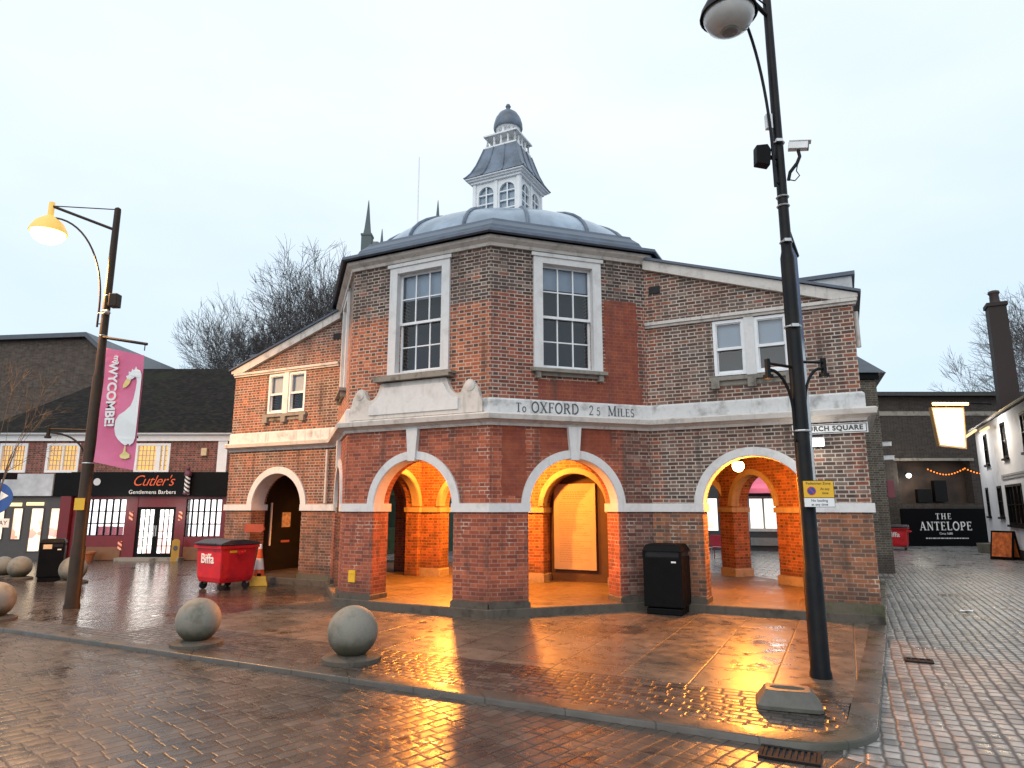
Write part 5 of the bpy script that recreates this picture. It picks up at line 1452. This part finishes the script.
for i, (a, b, z0, z1) in enumerate(pw):
    w = MB().prism(rect(a-.04, b+.04, z0-.04, z1+.04), [rect(a+.05, b-.05, z0+.05, z1-.05)], -.03, .10)
    nv = 1 if b-a < .6 else (2 if b-a < 1.2 else 4)
    for k in range(1, nv): w.span((a+(b-a)*k/nv-.025, -.01, z0), (a+(b-a)*k/nv+.025, .08, z1))
    w.span((a, -.008, (z0+z1)/2-.02), (b, .078, (z0+z1)/2+.02))
    wf = w.build('window', M['black_paint'], pub)
    MB().quad((a, .06, z0), (b, .06, z0), (b, .06, z1), (a, .06, z1)).build('pane', M['glass'], wf)
    MB().quad((a-.05, .29, z0-.05), (b+.05, .29, z0-.05), (b+.05, .29, z1+.05), (a-.05, .29, z1+.05)).build('room', lit_pane('pub_room', 8.0+i, (.20, .12, .07), .35, dark=.9) if i == 4 else M['dark'], wf)
    MB().span((a-.14, -.10, z0-.13), (b+.14, -.002, z0-.045)).build('sill', M['black_paint'], wf)
    if i == 4: MB().box((6.5, .2, 2.1), (.45, .02, 1.1)).build('poster', simple('red_poster', (.35, .06, .03), .6, var=.4), wf)
for k in range(2): MB().span((5.0, -.03, 3.12+k*.12), (9.6, -.002, 3.20+k*.12)).build('lettering_strip', simple('grey_strip', (.35, .36, .38), .6), pub)
MB().add([(-.35, -.45, 5.60), (16.3, -.45, 5.60), (16.3, 3.6, 7.9), (3.2, 3.6, 7.9), (16.3, 7.6, 5.6), (-.35, 7.6, 5.6)], [(0, 1, 2, 3), (3, 2, 4, 5), (0, 3, 5)]).build('roof', M['tiles'], pub)
MB().tube([(-.3, -.5, 5.52), (16, -.5, 5.52)], .07, 8).build('gutter', M['black_paint'], pub)
ck = MB().box((-.1, 1.55, 8.6), (.92, .85, 6.6), 0, .88).box((-.1, 1.55, 11.95), (.95, .88, .18)).build('chimney', simple('chimney_brick', (.022, .014, .013), .8, var=.35, scale=5), pub)
MB().lathe([(.24, 12.04), (.28, 12.1), (.22, 12.3), (.20, 12.75), (.26, 12.85), (.24, 12.95), (.10, 13.0)], 14, (-.1, 1.55, -.25)).build('chimney_pot', simple('pot_dark', (.04, .025, .022), .7), ck, smooth=True)
lamp('pub_wall_light', (1.9, -.9, 5.2), 130, (1, .93, .85), .1, pub)
lamp('pub_wall_light', (6.4, -.8, 5.2), 110, (1, .93, .85), .1, pub)
MB().tube([(.2, -.5, 5.35), (3.6, -.5, 5.40)], .06, 8).tube([(3.8, -.35, 5.3), (5.6, -.35, 5.3)], .06, 8).build('sign_lights', emis('trough_light_glow', (1, .72, .38), 1.5), pub)

hg = thing('hanging_sign', 'glowing pub sign hanging out beside the white pub', 'hanging sign', (18.9, 28.4, 0), 0)
MB().prism([(-.56, 4.62), (.52, 4.50), (.60, 6.02), (.62, 6.20), (-.72, 6.20), (-.66, 6.0)], (), -.08, .08).build('panel', emis('lit_sign_face', (1.0, .80, .45), 3.2), hg)
MB().prism([(-.60, 4.56), (.56, 4.44), (.66, 6.24), (-.76, 6.24)], [[(-.55, 4.63), (.51, 4.51), (.61, 6.19), (-.71, 6.19)]], -.1, .1).build('frame', simple('sign_frame', (.35, .20, .08), .5), hg)
MB().box((-.05, -.3, 6.36), (1.5, .10, .10)).build('sign_lamp', M['lit_lamp'], hg)
MB().tube([(-.7, 0, 6.5), (2.35, .6, 6.5)], .035, 8).tube([(.6, .1, 6.5), (.6, .05, 6.24)], .02, 6).tube([(-.6, 0, 6.5), (-.6, 0, 6.24)], .02, 6).build('bracket', M['black_paint'], hg)
lamp('sign_light', (0, -.5, 6.5), 160, (1, .65, .28), .15, hg)

pa = thing('pavement_sign', 'orange pub A-board standing on the street before the white pub', 'A-board', (19.65, 27.1, RZ), R_(-65))
for s in (-1, 1):
    p = MB().prism(rect(-.42, .42, 0, 1.15), (), -.03, .03).build('panel', M['black_paint'], pa); p.location = (0, s*.30, 0); p.rotation_euler = (s*R_(14), 0, 0)
    MB().prism(rect(-.36, .36, .12, 1.08), (), -.036, .036).build('poster', simple('orange_poster', (.55, .13, .03), .5, var=.5, scale=7, bump=0), p)
plr = thing('planter', 'low grey stone planter at the foot of the white pub wall', 'planter', (21.85, 30.9, RZ), .2)
MB().box((0, 0, .22), (.9, .7, .44), 0, 1.08).build('trough', M['concrete'], plr, bevel=.03)
MB().tube([(.2, 0, .4), (.25, 0, .75), (.45, .0, .85), (.62, 0, .7), (.65, 0, .1)], .09, 8).build('pipe', M['black_paint'], plr, smooth=True)

# ------------------------------------------------------------------ seen through the arches
gs = thing('green_shop', 'dark green shopfront seen through the left arch behind the hall', 'building', (-4.6, 31.5, 0), R_(-10))
MB().prism(rect(-9, 6, 0, 6.6), [rect(-1.9, -.4, 1.0, 2.6), rect(.0, 1.5, 1.0, 2.6)], 0, .3).build('wall', simple('green_front', (.012, .055, .035), .4, var=.3), gs)
MB().span((-9, -.1, 2.75), (6, -.002, 3.4)).build('sign_board', simple('green_board', (.01, .04, .03), .4), gs)
for a, b in ((-1.9, -.4), (0, 1.5)):
    w = MB().prism(rect(a-.05, b+.05, .95, 2.65), [rect(a+.05, b-.05, 1.05, 2.55)], -.03, .08).build('window', simple('green_frame', (.015, .07, .045), .4), gs)
    MB().quad((a, .05, 1), (b, .05, 1), (b, .05, 2.6), (a, .05, 2.6)).build('pane', simple('dim_pane', (.02, .045, .04), .15), w)
MB().span((-9, -.05, 6.6), (6, 6, 6.9)).build('roof', M['slate'], gs)

as_ = thing('awning_shop', 'dark shop with pink awning and bright window seen through the right arch', 'building', (11.6, 31.5, 0), R_(-14))
MB().prism(rect(-5, 4.5, 0, 6.5), [rect(-.55, 1.05, .95, 2.45), rect(-2.9, -1.9, .9, 2.4)], 0, .3).build('wall', simple('shop_dark_paint', (.045, .05, .055), .5, var=.2), as_)
MB().prism(rect(-.62, 1.12, .88, 2.5), [rect(-.45, .12, 1.02, 2.38), rect(.2, .95, 1.02, 2.38)], -.04, .08).build('window', simple('frame_white', (.55, .55, .55), .5), as_)
MB().quad((-.7, .2, .8), (1.2, .2, .8), (1.2, .2, 2.6), (-.7, .2, 2.6)).build('room', M['room_back'], as_)
MB().quad((-3.0, .2, .8), (-1.8, .2, .8), (-1.8, .2, 2.5), (-3.0, .2, 2.5)).build('room', M['room_back'], as_)
MB().span((-.5, -.12, .25), (1.0, -.002, .6)).build('shop_panel', simple('panel_grey', (.22, .22, .22), .5), as_)
aw = MB(); aw.add([(-1.3, -.02, 3.45), (1.8, -.02, 3.45), (1.9, -1.0, 2.85), (-1.4, -1.0, 2.85), (1.9, -1.0, 2.62), (-1.4, -1.0, 2.62)], [(0, 1, 2, 3), (3, 2, 4, 5)])
aw.build('awning', simple('awning_pink', (.55, .12, .20), .7), as_)
MB().span((-.7, -.06, 3.5), (1.2, -.01, 3.95)).build('lit_sign', emis('lit_shop_sign', (1, .93, .85), 1.6), as_)
lamp('awning_light', (.2, -1.8, 3.5), 70, (1, .85, .75), .3, as_)
MB().span((-5, -.05, 6.5), (4.5, 5, 6.8)).build('roof', M['slate'], as_)
def chair(label, loc, rz, mat):
    t = thing('cafe_chair', label, 'chair', loc, rz)
    MB().box((0, 0, .45), (.44, .44, .04)).build('seat', mat, t, bevel=.01)
    MB().box((0, .21, .72), (.44, .03, .42)).build('backrest', mat, t, bevel=.01)
    for sx in (-1, 1):
        for sy in (-1, 1): MB().tube([(sx*.19, sy*.19, 0), (sx*.18, sy*.18, .44)], .018, 6).build('leg', mat, t)
    return t
chair('red cafe chair seen through the right arch beside the inner pier', (8.05, 26.6, 0), 2.6, simple('chair_red', (.40, .03, .05), .4))
chair('pale grey cafe chair seen through the right arch next to the red chair', (7.45, 26.3, 0), 2.2, simple('chair_grey', (.4, .4, .42), .4))
